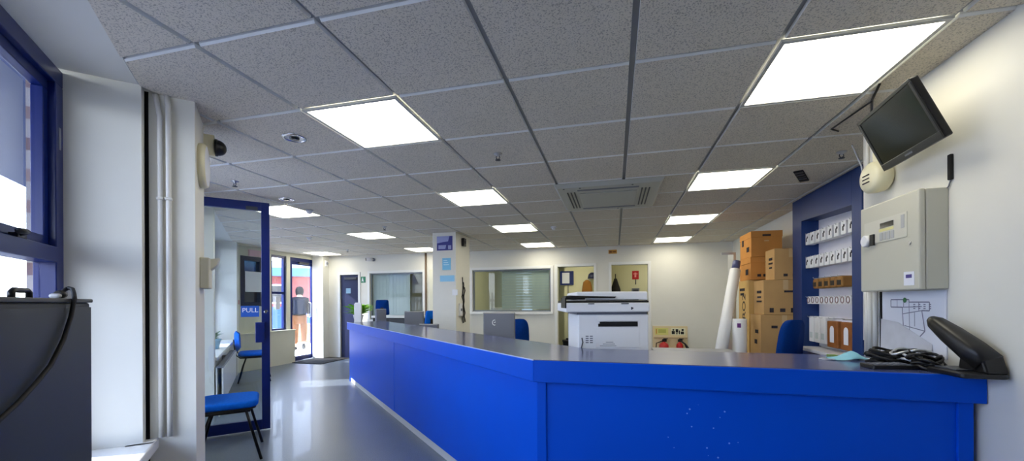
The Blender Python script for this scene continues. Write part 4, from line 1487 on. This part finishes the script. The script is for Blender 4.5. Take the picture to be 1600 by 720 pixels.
tag(MB().box(1.55, 1.58, 6.02, 6.30, 0, 1.93).box(1.40, 1.55, 6.02, 6.04, 1.90, 1.93).build('easel_frame', M_silver), 'thin metal stand behind the leaning white roll', 'stand')

# ------------------------------------------------------------------ blue display alcove
XA = 1.92
ya, yb, yc, yd = 3.84, 3.985, 4.925, 5.145
al = empty('display_alcove', 'tall blue framed accessory display standing against the wall', 'display unit', (XA, ya, 0))
# local: x from the front (0) to the wall (0.18), y along the wall
Dp = XR - XA
L = yd - ya
MB().box(0, Dp - .003, 0, yb - ya, 0, CEIL - .004).build('post', M_alcove, al, bev=.003)
MB().box(0, Dp - .003, yc - ya, L, 0, CEIL - .004).build('post', M_alcove, al, bev=.003)
f = MB()
f.add([(-.0, yb - ya, 2.07), (0, yc - ya, 2.115), (0, yc - ya, CEIL - .004), (0, yb - ya, CEIL - .004), (Dp - .003, yb - ya, 2.07), (Dp - .003, yc - ya, 2.115), (Dp - .003, yc - ya, CEIL - .004), (Dp - .003, yb - ya, CEIL - .004)],
      [(0, 1, 2, 3), (7, 6, 5, 4), (0, 4, 5, 1), (1, 5, 6, 2), (2, 6, 7, 3), (3, 7, 4, 0)])
f.build('header', M_alcove, al)
MB().box(Dp - .02, Dp - .004, yb - ya, yc - ya, .80, 2.12).build('back_panel', mat('white slatwall', (226, 226, 236), .5), al)
MB().box(-.05, Dp - .02, yb - ya, yc - ya, .765, .795).build('shelf', M_wplas, al, bev=.003)
MB().box(.01, Dp - .004, yb - ya, yc - ya, 0.0, .765).build('base_panel', M_alcove, al)

# hanging packs: one builder per kind, copied along the hooks
XB = XR - .021


def proto_pack(kind):
    e = empty({'key': 'key_blank_pack', 'fob': 'key_fob', 'ring': 'watch_battery_card', 'white': 'white_pouch', 'brown': 'leather_wallet'}[kind], None, None)
    # local: hook runs out from the panel along -x; pack hangs at x=-.10
    MB().tube([(0, 0, 0), (-.125, 0, .004), (-.13, 0, .014)], .003, 6).build('hook', M_silver, e)
    if kind == 'key':
        MB().box(-.12, -.045, -.040, .040, -.108, .012).build('card', M_wplas, e, bev=.004)
        MB().lathe([(.013, 0), (.013, .003)], 12, (-.1205, -.012, -.03), ax='x').box(-.123, -.12, -.006, .008, -.075, -.035).build('key', M_ink, e)
    elif kind == 'fob':
        MB().box(-.115, -.02, -.045, .045, -.10, .0).build('case', mat('amber brown fob', (150, 106, 46), .5), e, bev=.014)
        MB().box(-.118, -.115, -.03, .035, -.08, -.035).build('button_pad', M_black, e, bev=.002)
    elif kind == 'ring':
        MB().box(-.105, -.098, -.038, .038, -.065, .012).build('card', M_wplas, e)
        f = MB().tube([(-.107, .025 * math.cos(a), -.026 + .028 * math.sin(a)) for a in [k * math.pi / 8 for k in range(17)]], .004, 6)
        f.build('strap_loop', mat('grey pink loop', (136, 110, 112), .5), e)
    elif kind == 'white':
        MB().box(-.10, -.03, -.05, .05, -.25, .012).build('pouch', M_wplas, e, bev=.008)
        MB().box(-.1015, -.10, -.03, .03, -.21, -.15).build('print', M_blind, e)
    else:
        MB().box(-.10, -.055, -.095, .095, -.27, -.02).build('leather', mat('tan leather', (146, 88, 38), .55, vary=.15, scale=12), e, bev=.008)
        f = MB()
        f.prism([(0, 0), (1, 0), (1, 1)], 0, 1)
        f = MB().box(-.103, -.10, -.035, .035, -.22, -.10)
        f.lathe([(.035, 0), (.035, .003)], 16, (-.1027, 0, -.10), ax='x')
        f.build('window_card', M_paper, e)
    return e


ROWS = [('key', 8, 1.965, 'top', 'white key pack on the display top row', 4.08, 4.90),
        ('key', 9, 1.72, 'second', 'white key pack on the second display row', 4.08, 4.90),
        ('fob', 5, 1.495, 'third', 'amber key fob on the third display row', 4.28, 4.74),
        ('ring', 10, 1.305, 'fourth', 'white card with dark loop, fourth display row', 4.06, 4.90)]
GRP = {'top': 'key packs on the top display row', 'second': 'key packs on the second display row', 'third': 'key fobs on the display', 'fourth': 'looped cards on the display'}
ORD = ['first', 'second', 'third', 'fourth', 'fifth', 'sixth', 'seventh', 'eighth', 'ninth', 'tenth']
for (kind, n, z, rn, lab, y0, y1) in ROWS:
    pr0 = None
    for k in range(n):
        y = y0 + (y1 - y0) * k / (n - 1)
        if pr0 is None:
            pr0 = proto_pack(kind)
            pr0.location = (XB, y, z)
            tag(pr0, lab + ', first from the alarm panel end', {'key': 'key pack', 'fob': 'key fob', 'ring': 'card pack'}[kind], GRP[rn])
        else:
            copy_tree(pr0, (XB, y, z), None, lab + ', %s from the alarm panel end' % ORD[k])
for k, y in enumerate((4.62, 4.74, 4.86)):
    if k == 0:
        wp = proto_pack('white')
        wp.location = (XB, y, 1.10)
        tag(wp, 'white pouch on the bottom display row right next to the tan pouches', 'pouch', 'white pouches on the display')
    else:
        copy_tree(wp, (XB, y, 1.10), None, ('white pouch on the bottom display row, middle of the three', 'white pouch on the bottom display row, closest to the cardboard boxes')[k - 1])
bw_ = proto_pack('brown')
bw_.location = (XB, 4.44, 1.10)
tag(bw_, 'tan leather pouch with a pale window next to the white pouches', 'pouch', 'tan pouches on the display')
copy_tree(bw_, (XB, 4.20, 1.10), None, 'tan leather pouch with a pale window nearest the alarm panel')

# ------------------------------------------------------------------ alarm panel, sounder, screen and notices on the pier
apn = empty('fire_alarm_cabinet', 'beige fire alarm control cabinet on the white pier', 'alarm panel', (XP, 2.27, 1.322))
# local: x negative out of the wall, y along the wall away from the camera
MB().box(-.085, 0, 0, .455, 0, .462).build('case', M_beige, apn, bev=.005)
MB().box(-.113, -.087, -.002, .457, -.002, .464).build('door', M_beige, apn, bev=.007)
MB().box(-.1155, -.113, .075, .415, .255, .375).build('control_plate', mat('pale beige plate', (206, 204, 190), .4), apn)
MB().box(-.117, -.1155, .17, .275, .325, .352).build('display', M_screen, apn)
MB().box(-.1165, -.1155, .17, .285, .308, .322).build('yellow_strip', mat('yellow strip', (226, 220, 150), .5), apn)
f = MB()
for k in range(4):
    f.box(-.1175, -.1155, .165 + k * .03, .189 + k * .03, .262, .302)
MB().box(-.1175, -.1155, .09, .115, .30, .365).build('indicator_strip', mat('grey keys', (176, 178, 178), .5), apn, bev=.001)
f.build('key_pad', mat('grey keys', (176, 178, 178), .5), apn, bev=.001)
f = MB()
f.lathe([(.032, .1155), (.032, .130), (.028, .135)], 20, (0, .385, .275), ax='x')
f.v = [(-p[0], p[1], p[2]) for p in f.v]
f.f = [t[::-1] for t in f.f]
f.build('paper_reel', M_wplas, apn)
MB().box(-.125, -.1155, .318, .352, .245, .305).build('reel_slot', M_black, apn, bev=.002)
f = MB().lathe([(.008, .113), (.007, .118)], 12, (0, .055, .22), ax='x')
f.v = [(-p[0], p[1], p[2]) for p in f.v]
f.f = [t[::-1] for t in f.f]
f.build('lock', M_chrome, apn)
st_ = MB().box(-.1142, -.113, .03, .10, .02, .085).build('sticker', M_paper, apn)
MB().box(-.1150, -.1142, .045, .085, .055, .072).build('print', mat('violet print', (70, 60, 130), .6), st_)

sn = empty('alarm_sounder', 'cream alarm sounder on the pier above the alarm panel', 'alarm', (XP, 2.69, 1.955))
f = MB()
f.lathe([(.055, 0), (.075, -.015), (.085, -.05), (.085, -.085), (.07, -.10), (.02, -.105)], 28, ax='x')
f.build('drum', M_cream_pl, sn)
MB().box(-.06, -.0, -.03, .03, .08, .15).build('back_box', M_cream_pl, sn, bev=.008)
f = MB()
for k in range(3):
    f.box(-.107, -.100, -.03, .03, -.03 + k * .02, -.024 + k * .02)
f.build('sound_slot', M_ink, sn)
for k, (y, lab) in enumerate(((2.862, 'white conduit below the alarm panel next to the pier corner'), (2.835, 'white conduit below the alarm panel, second from the pier corner'), (2.785, 'white conduit below the alarm panel beside the floor plan'))):
    tag(MB().tube([(XP - .014, y, ZC), (XP - .014, y, 1.36)], .012, 10).build('conduit', M_pipe), lab, 'conduit', 'conduits on the pier')
for k, (y, lab) in enumerate(((2.86, 'pale conduit rising from the sounder to the ceiling at the pier corner'), (2.80, 'pale conduit rising behind the cream sounder'))):
    tag(MB().tube([(XP - .012, y, 1.965), (XP - .012, y, CEIL)], .010, 10).build('conduit', M_pipe), lab, 'conduit', 'conduits above the alarm panel')
tag(MB().tube([(XP - .008, 2.745, ZC), (XP - .008, 2.745, 1.32)], .006, 8).build('cable', M_black), 'dark cable between the conduits and the floor plan', 'cable')

pl = empty('floor_plan_poster', 'white floor plan poster under the alarm panel', 'poster', (XP, 2.28, 1.0))
MB().box(-.006, -.001, 0, .455, 0, .318).build('sheet', M_paper, pl)
f = MB()


def seg(y0, z0, y1, z1, t=.003):
    dy, dz = y1 - y0, z1 - z0
    l_ = math.hypot(dy, dz)
    ny, nz = -dz / l_ * t, dy / l_ * t
    f.add([(-.0068, y0 + ny, z0 + nz), (-.0068, y1 + ny, z1 + nz), (-.0068, y1 - ny, z1 - nz), (-.0068, y0 - ny, z0 - nz)], [(0, 1, 2, 3)])


PLN = [(.10, .262), (.24, .262), (.24, .275), (.38, .275), (.38, .235), (.29, .235), (.28, .10), (.20, .06), (.13, .12), (.15, .22), (.10, .22)]
for k in range(len(PLN)):
    a_, b_ = PLN[k], PLN[(k + 1) % len(PLN)]
    seg(a_[0], a_[1], b_[0], b_[1])
for (a_, b_) in (((.24, .262), (.235, .08)), ((.15, .22), (.29, .20)), ((.29, .235), (.15, .24)), ((.17, .22), (.17, .262)), ((.33, .235), (.33, .275)), ((.28, .235), (.28, .27)), ((.13, .12), (.275, .14)), ((.20, .14), (.20, .21))):
    seg(a_[0], a_[1], b_[0], b_[1], .002)
for k in range(12):
    y_ = .09 + (k % 4) * .035
    z_ = .248 - (k // 4) * .010
    f.box(-.0069, -.0065, y_, y_ + .014, z_, z_ + .005)
f.build('plan_lines', mat('plan ink', (130, 130, 150), .7), pl)
f = MB()
f.lathe([(.014, -.0075), (.012, -.007)], 12, (0, .27, .272), ax='x')
f.build('green_dot', mat('plan green', (40, 110, 60), .6), pl)
tag(MB().add([(XP - .012, 2.36, ZC + .004), (XP - .012, 2.76, ZC + .004), (XP - .009, 2.76, 1.17), (XP - .009, 2.60, 1.155), (XP - .009, 2.46, 1.10), (XP - .009, 2.36, 1.06), (XP - .0128, 2.36, ZC + .004), (XP - .0128, 2.76, ZC + .004), (XP - .0098, 2.76, 1.17), (XP - .0098, 2.60, 1.155), (XP - .0098, 2.46, 1.10), (XP - .0098, 2.36, 1.06)],
                 [(0, 1, 2, 3, 4, 5), (11, 10, 9, 8, 7, 6), (0, 6, 7, 1), (1, 7, 8, 2), (2, 8, 9, 3), (3, 9, 10, 4), (4, 10, 11, 5), (5, 11, 6, 0)]).build('plan_sheet', mat('greyed paper', (205, 206, 212), .8, vary=.06, scale=14)), 'creased grey paper sheet overlapping the foot of the floor plan', 'paper')

e = empty('door_contact', 'slim black upright bar on the white pier above the alarm panel', 'bracket', (XP, 2.25, 1.87))
MB().box(-.014, 0, -.010, .010, -.06, .055).build('bar', M_black2, e, bev=.004)
MB().tube([(-.006, .0, -.06), (-.006, .012, -.085), (-.006, .03, -.095)], .003, 6).build('lead', M_grey, e)
e.name = 'wall_bar'

# flat screen on a tilting arm
tv = empty('wall_screen', 'black flat screen tilted down from the pier near the ceiling', 'screen', (1.296, 2.313, 2.08))
yaw_, tilt_, roll_ = .111, .415, .012
e1 = Vector((math.sin(yaw_), math.cos(yaw_), 0))
nn = Vector((-math.cos(yaw_), math.sin(yaw_), 0))
e2 = math.cos(tilt_) * up + math.sin(tilt_) * nn
f1 = math.cos(roll_) * e1 + math.sin(roll_) * e2
f2 = -math.sin(roll_) * e1 + math.cos(roll_) * e2
f3 = f1.cross(f2)
if f3.dot(nn) < 0:
    f3 = -f3
# local x = towards camera end (-f1), y = up the screen, z = out of the screen
mt = Matrix((-f1, f2, (-f1).cross(f2))).transposed().to_4x4()
mt.translation = Vector((1.296, 2.313, 2.08))
tv.matrix_world = mt
sgn = 1 if (-f1).cross(f2).dot(f3) > 0 else -1
w, h = .242, .145
MB().box(-w, w, -h, h, -.030 * sgn, 0).build('housing', M_black, tv, bev=.006)
f = MB()
bz = .016
f.box(-w, w, -h, -h + .034, 0, .006 * sgn).box(-w, w, h - bz, h, 0, .006 * sgn).box(-w, -w + bz, -h + .034, h - bz, 0, .006 * sgn).box(w - bz, w, -h + .034, h - bz, 0, .006 * sgn)
f.build('bezel', mat('charcoal bezel', (40, 42, 44), .35), tv, bev=.002)
MB().box(-w + bz, w - bz, -h + .034, h - bz, 0, .002 * sgn).build('screen', M_screen, tv)
MB().box(-.03, .03, -h + .012, -h + .020, .006 * sgn, .0065 * sgn).build('emblem', M_grey, tv)
MB().box(-.20, .20, -.03, -.01, -.034 * sgn, -.030 * sgn).box(-.06, .06, -.06, .06, -.055 * sgn, -.030 * sgn).build('mount_plate', M_black2, tv)
iv = mt.inverted()
pa = iv @ Vector((XP, 2.36, 2.10))
MB().tube([(0, 0, -.05 * sgn), tuple((Vector((0, 0, -.05 * sgn)) + pa) / 2), tuple(pa)], .018, 10).build('bracket_arm', M_black2, tv)
pb = [iv @ Vector((XP - .008, 2.36 + a_, 2.10 + b_)) for (a_, b_) in ((-.04, -.07), (.04, -.07), (.04, .07), (-.04, .07))]
MB().tube([tuple(iv @ Vector((XP - .012, 2.36, 2.03))), tuple(iv @ Vector((XP - .012, 2.36, 2.17)))], .016, 8).build('wall_plate', M_black2, tv)

# ------------------------------------------------------------------ things on the short end of the counter
e = empty('face_mask', 'pale blue face mask lying on the counter by the pier', 'mask', (1.17, 2.47, ZC), .2)
f = MB()
vs, fs = [], []
for i_ in range(9):
    for j_ in range(6):
        u_, v_ = i_ / 8 - .5, j_ / 5 - .5
        vs.append((u_ * .17, v_ * .09, .006 + .040 * math.exp(-((u_ - .12) * 4) ** 2) * (1 - v_ * v_ * 3) + .004 * math.sin(v_ * 30)))
o_ = len(vs)
vs += [(p[0], p[1], max(.001, p[2] - .004)) for p in vs]
for i_ in range(8):
    for j_ in range(5):
        a_ = i_ * 6 + j_
        fs.append((a_, a_ + 6, a_ + 7, a_ + 1))
        fs.append((o_ + a_, o_ + a_ + 1, o_ + a_ + 7, o_ + a_ + 6))
f.add(vs, fs, True)
f.build('cloth', mat('pale blue fabric', (140, 196, 214), .8), e)
MB().tube([(-.085, -.03, .006), (-.13, -.01, .004), (-.13, .02, .004), (-.085, .035, .006)], .0022, 6).tube([(.085, -.03, .006), (.12, -.01, .004), (.12, .02, .004), (.085, .035, .006)], .0022, 6).build('ear_loop', M_wplas, e)
tag(MB().box(1.13, 1.17, 2.56, 2.60, ZC, ZC + .012).build('tape_roll', mat('olive green', (110, 140, 70), .6), bev=.004), 'small olive green piece beside the pale blue face mask', 'eraser')
rnd = random.Random(11)


def cable_pile(name, label, cx, cy, rx, ry, hmax, n, m, seed, cat='cable'):
    rn = random.Random(seed)
    f = MB()
    for k in range(n):
        ph = rn.uniform(0, 6.28)
        sx, sy = rn.uniform(.45, 1) * rx, rn.uniform(.45, 1) * ry
        ox, oy = rn.uniform(-.25, .25) * rx, rn.uniform(-.25, .25) * ry
        z0 = .007 + hmax * k / n
        pts = []
        for q in range(19):
            a = ph + q / 18 * 6.28 * rn.uniform(.96, 1.04)
            pts.append((cx + ox + sx * math.cos(a), cy + oy + sy * math.sin(a), ZC + max(.007, z0 + .012 * math.sin(2 * a + ph))))
        f.tube(pts, .0065, 6)
    return tag(f.build(name, m), label, cat)


cable_pile('cable_coil', 'coiled black cables heaped on the counter beside the face mask', 1.275, 2.33, .085, .075, .065, 10, M_black2, 1)
cable_pile('cable_coil', 'heap of black cables between the coil and the hinged black device', 1.345, 2.20, .075, .06, .055, 8, M_black, 4)
cable_pile('ribbon_cable', 'silver wire looped over the heaped black cables', 1.315, 2.27, .08, .055, .082, 4, M_silver, 9)
kb = empty('card_reader', 'flat black device lying among the cables on the counter', 'device', (1.335, 2.19, ZC), .15)
MB().slab(.19, .09, .018, .012, (0, 0, 0)).build('case', M_black, kb, bev=.003)
f = MB()
for a_ in range(6):
    for b_ in range(3):
        f.box(-.08 + a_ * .027, -.06 + a_ * .027, -.032 + b_ * .024, -.014 + b_ * .024, .018, .021)
f.build('key', M_grey, kb)
kb.location = (1.20, 2.20, ZC)
# hinged black device at the very end
dv_ = empty('hinged_device', 'large black hinged device propped open at the wall end of the counter', 'device', (1.385, 2.06, ZC), 0)
MB().slab(.15, .20, .020, .02, (0, 0, 0)).build('base', M_black, dv_, bev=.005)
f = MB()
# raised hinge block at the wall side
f.extr([(-.10, .02), (.04, .02), (.03, .075), (-.07, .095)], 'x', .0, .072)
f.build('hinge_block', M_black, dv_, bev=.008)
f = MB()
# long lid sloping up away from the camera towards the room
A0, A1 = Vector((.03, -.065, .060)), Vector((-.035, .13, .225))
ax_ = (A1 - A0).normalized()
sd2 = Vector((1, 0, 0)) - ax_ * ax_.x
sd2.normalize()
nn2 = ax_.cross(sd2)
if nn2.z < 0:
    nn2 = -nn2
prof = [(0, .044, .040), (.25, .043, .042), (.6, .038, .036), (.9, .028, .026), (1.0, .014, .014)]
vs, fs = [], []
for (t_, hw_, hh_) in prof:
    p_ = A0.lerp(A1, t_)
    for q in range(12):
        an = 2 * math.pi * q / 12
        c_, s_ = math.cos(an), math.sin(an)
        c_ = math.copysign(abs(c_) ** .6, c_); s_ = math.copysign(abs(s_) ** .6, s_)
        vs.append(tuple(p_ + sd2 * hw_ * c_ + nn2 * hh_ * s_))
for i_ in range(len(prof) - 1):
    for q in range(12):
        fs.append((i_ * 12 + q, i_ * 12 + (q + 1) % 12, (i_ + 1) * 12 + (q + 1) % 12, (i_ + 1) * 12 + q))
fs.append(tuple(range(12))[::-1]); fs.append(tuple((len(prof) - 1) * 12 + q for q in range(12)))
f.add(vs, fs, True)
f.build('lid', M_black, dv_)
f = MB().box(-.05, .05, -.03, .085, .02, .026)
f.build('key_pad', M_greydk, dv_, bev=.002)

# ------------------------------------------------------------------ outside: street, canopy, buildings, walker
MB().prism([D(-30, -0.9, 0)[:2], D(60, -0.9, 0)[:2], D(60, -60, 0)[:2], D(-30, -60, 0)[:2]], -.12, -.02).build('pavement', mat('pale concrete', (118, 118, 120), .9, vary=.06, scale=1.5), kind='structure')
MB().box(-7.6, -6.92, 5.0, 14, -.12, -.015).build('path_kerb', mat('threshold paving', (186, 186, 186), .9), kind='structure')
MB(D).box(-3.0, 9.0, -2.4, -0.92, 2.62, 2.80).build('canopy', mat('canopy grey blue', (92, 106, 142), .6), kind='structure')
bpil = MB().box(-.44, 0, -.09, -.01, 0, 2.64).build('trim_20', brick_mat('buff brick', (150, 128, 112), (128, 104, 92), (176, 170, 162)), kind='structure', loc=D(2.86, -0.91, -.02), rz=RZD)
MB().box(-1.0, 0, -.30, 0, 0, 2.635).build('trim_21', MATS['buff brick'], kind='structure', loc=D(4.95, -1.2, -.02), rz=RZD)  # unseen brick pier added to keep sun out of the doorway
bdg = empty('warehouse', 'pale clad warehouse with a violet roof edge beyond the near window', 'building', D(9.0, -16.0, -.02), RZD)
f = MB().box(-9, 6, -6, 0, 0, 2.6)
for k in range(75):
    f.box(-9 + k * .2, -8.9 + k * .2, 0, .04, 0, 2.6)
f.build('cladding', mat('pale cladding', (196, 206, 222), .6), bdg)
f = MB().extr([(-6.4, 2.6), (.3, 2.6), (-3.0, 4.6)], 'x', -9.2, 6.2)
f.build('roof', mat('violet grey roof', (92, 92, 150), .6), bdg)
fn = empty('picket_fence', 'white picket fence beyond the near window', 'fence', D(5.0, -8.0, -.02), RZD)
f = MB()
for k in range(60):
    x = -7 + k * .2
    f.extr([(x - .045, 0.1), (x + .045, 0.1), (x + .045, 1.75), (x, 1.85), (x - .045, 1.75)], 'y', -.02, .02)
f.build('pickets', M_wplas, fn)
MB().box(-7.1, 5, -.07, -.02, .4, .5).box(-7.1, 5, -.07, -.02, 1.35, 1.45).build('rail', M_wplas, fn)
f = MB()
for k in range(6):
    f.box(-6.8 + k * 2.2, -6.7 + k * 2.2, -.17, -.07, 0, 1.7)
f.build('post', M_wplas, fn)

rb = empty('brick_building', 'red brick building with a blue fascia across the street', 'building', (-22.0, 26.0, -.02), math.radians(38))
f = MB().box(-12, 12, 0, 6, 0, 3.3)
f.build('brick_wall', brick_mat('red brick', (118, 50, 46), (104, 42, 40), (120, 84, 78)), rb)
MB().box(-12.3, 12.3, -.4, 6.2, 3.3, 3.9).build('fascia', mat('light blue fascia', (60, 100, 160), .5), rb)
MB().box(-12.0, 12.0, 0, 6, 3.9, 4.4).build('roof', mat('pale roof', (210, 220, 232), .6), rb)
for k in range(4):
    w_ = MB().box(-8 + k * 4.6, -6.4 + k * 4.6, -.06, 0, 1.3, 2.7).build('window', M_wplas, rb)
    MB().box(-7.9 + k * 4.6, -6.5 + k * 4.6, -.08, -.06, 1.4, 2.6).build('pane', M_screen, w_)
hb_ = empty('hoarding', 'bright blue hoarding behind the walking person', 'hoarding', (-13.6, 15.6, -.02), math.radians(38))
f = MB()
for k in range(5):
    f.box(-2.5 + k, -1.52 + k, -.02, .02, .15, 1.15)
f.build('panel', mat('hoarding blue', (24, 66, 150), .5), hb_)
f = MB()
for k in range(6):
    f.box(-2.53 + k, -2.47 + k, .02, .08, 0, 1.2)
f.build('post', M_grey, hb_)
tag(MB().box(-10.4, -9.4, 11.2, 11.3, -.02, .62).build('low_wall', brick_mat('tan brick', (128, 88, 62), (116, 78, 54), (134, 112, 92)), bev=.01), 'low tan brick wall outside the exit door behind the walker', 'wall')
bk = empty('street_sign', 'small dark box sign on a pole across the street', 'sign', (-14.3, 17.6, -.02))
MB().tube([(0, 0, 0), (0, 0, 2.3)], .05, 8).build('pole', M_grey, bk)
MB().box(-.22, .22, -.12, .12, 2.3, 3.0).build('box', M_black2, bk, bev=.02)


# person walking past outside
def person(loc, rz, label):
    e = empty('person', label, 'person', loc, rz)
    # local: faces +y (away along the street); z up; x to its side
    def skin(name, verts, edges, rad, m, parent, root=0, lev=2):
        me = bpy.data.meshes.new(name)
        me.from_pydata(verts, edges, [])
        o = bpy.data.objects.new(name, me)
        COL.objects.link(o)
        o.parent = parent
        s = o.modifiers.new('skin', 'SKIN')
        for k, r_ in enumerate(rad):
            r_ = r_ if isinstance(r_, tuple) else (r_, r_)
            me.skin_vertices[0].data[k].radius = r_
            me.skin_vertices[0].data[k].use_root = (k == root)
        s.use_smooth_shade = True
        q = o.modifiers.new('sub', 'SUBSURF')
        q.levels = lev
        q.render_levels = lev
        me.materials.append(m)
        return o
    SK = mat('skin', (186, 140, 112), .6)
    # body: pelvis, spine, neck, head, arms, legs (mid stride, leaning forward)
    V = [(0, 0, .90), (0, .04, 1.08), (0, .10, 1.28), (0, .14, 1.42), (0, .17, 1.50), (0, .20, 1.58), (0, .21, 1.68),
         (-.17, .12, 1.39), (-.23, .02, 1.15), (-.22, .10, .93), (-.22, .14, .86),
         (.17, .12, 1.39), (.24, .16, 1.14), (.21, .34, 1.00), (.20, .40, .97),
         (-.10, .0, .86), (-.11, .20, .52), (-.11, .12, .10), (-.11, .22, .04),
         (.10, 0, .86), (.11, -.02, .50), (.11, -.30, .20), (.11, -.24, .09)]
    E_ = [(0, 1), (1, 2), (2, 3), (3, 4), (4, 5), (5, 6), (3, 7), (7, 8), (8, 9), (9, 10), (3, 11), (11, 12), (12, 13), (13, 14), (0, 15), (15, 16), (16, 17), (17, 18), (0, 19), (19, 20), (20, 21), (21, 22)]
    Rr = [(.15, .11), (.145, .105), (.16, .11), (.11, .08), .055, .085, .075, .065, .05, .04, .03, .065, .05, .04, .03, .09, .062, .045, .04, .09, .062, .045, .04]
    skin('body', V, E_, Rr, SK, e)
    # clothing
    J = [V[0], V[1], V[2], V[3], V[7], V[8], V[9], V[11], V[12], V[13], (0, .15, 1.47)]
    JE = [(0, 1), (1, 2), (2, 3), (3, 4), (4, 5), (5, 6), (3, 7), (7, 8), (8, 9), (3, 10)]
    skin('jacket', J, JE, [(.19, .15), (.19, .145), (.20, .15), (.13, .11), .09, .072, .056, .09, .072, .056, .08], mat('dark jacket', (14, 16, 24), .85), e)
    T = [(0, 0, .88), V[15], V[16], (-.11, .13, .14), V[19], V[20], (.11, -.28, .23)]
    skin('trousers', T, [(0, 1), (1, 2), (2, 3), (0, 4), (4, 5), (5, 6)], [(.17, .13), .11, .08, .062, .11, .08, .062], mat('tan trousers', (104, 70, 48), .85), e)
    for (p_, q_) in ((V[17], V[18]), (V[21], V[22])):
        f = MB().tube([(p_[0], p_[1] - .05, p_[2] - .02 if p_[2] > .15 else .045), (p_[0], p_[1] + .06, q_[2] if q_[2] > .05 else .045), (p_[0], p_[1] + .17, q_[2] - .015 if q_[2] > .05 else .035)], .05, 12, [.045, .052, .03])
        f.build('shoe', M_black2, e)
    f = MB()
    hp = Vector((0, .205, 1.645))
    f.lathe([(.02, .125), (.07, .105), (.104, .04), (.108, -.03), (.095, -.09), (.08, -.13)], 20, tuple(hp))
    f.build('hood', mat('dark hood', (12, 13, 19), .9), e)
    f = MB().slab(.28, .13, .40, .05, (0, -.07, 1.0))
    f.build('backpack', mat('slate backpack', (20, 27, 42), .8), e, bev=.02)
    # hands: palm with five fingers each
    for (b_, d_) in ((V[10], Vector((0, .25, -1)).normalized()), (V[14], Vector((0, 1, -.4)).normalized())):
        f = MB()
        p0 = Vector(b_)
        sdv = Vector((1, 0, 0))
        f.tube([tuple(p0 - d_ * .02), tuple(p0 + d_ * .03), tuple(p0 + d_ * .07)], .03, 10, [.026, .034, .03])
        for k, ln in enumerate((.055, .07, .075, .065)):
            r0_ = p0 + d_ * .065 + sdv * (-.027 + .018 * k)
            f.tube([tuple(r0_), tuple(r0_ + d_ * ln * .5), tuple(r0_ + d_ * ln * .9 + Vector((0, .02, -.01)))], .009, 8, [.0095, .009, .007])
        r0_ = p0 + d_ * .02 - sdv * .03
        f.tube([tuple(r0_), tuple(r0_ + d_ * .03 - sdv * .02), tuple(r0_ + d_ * .06 - sdv * .022)], .010, 8, [.011, .010, .008])
        f.build('hand', SK, e)
    return e


person((-8.43, 9.42, -.02), math.radians(40), 'person in a dark hooded jacket walking past outside the exit door')
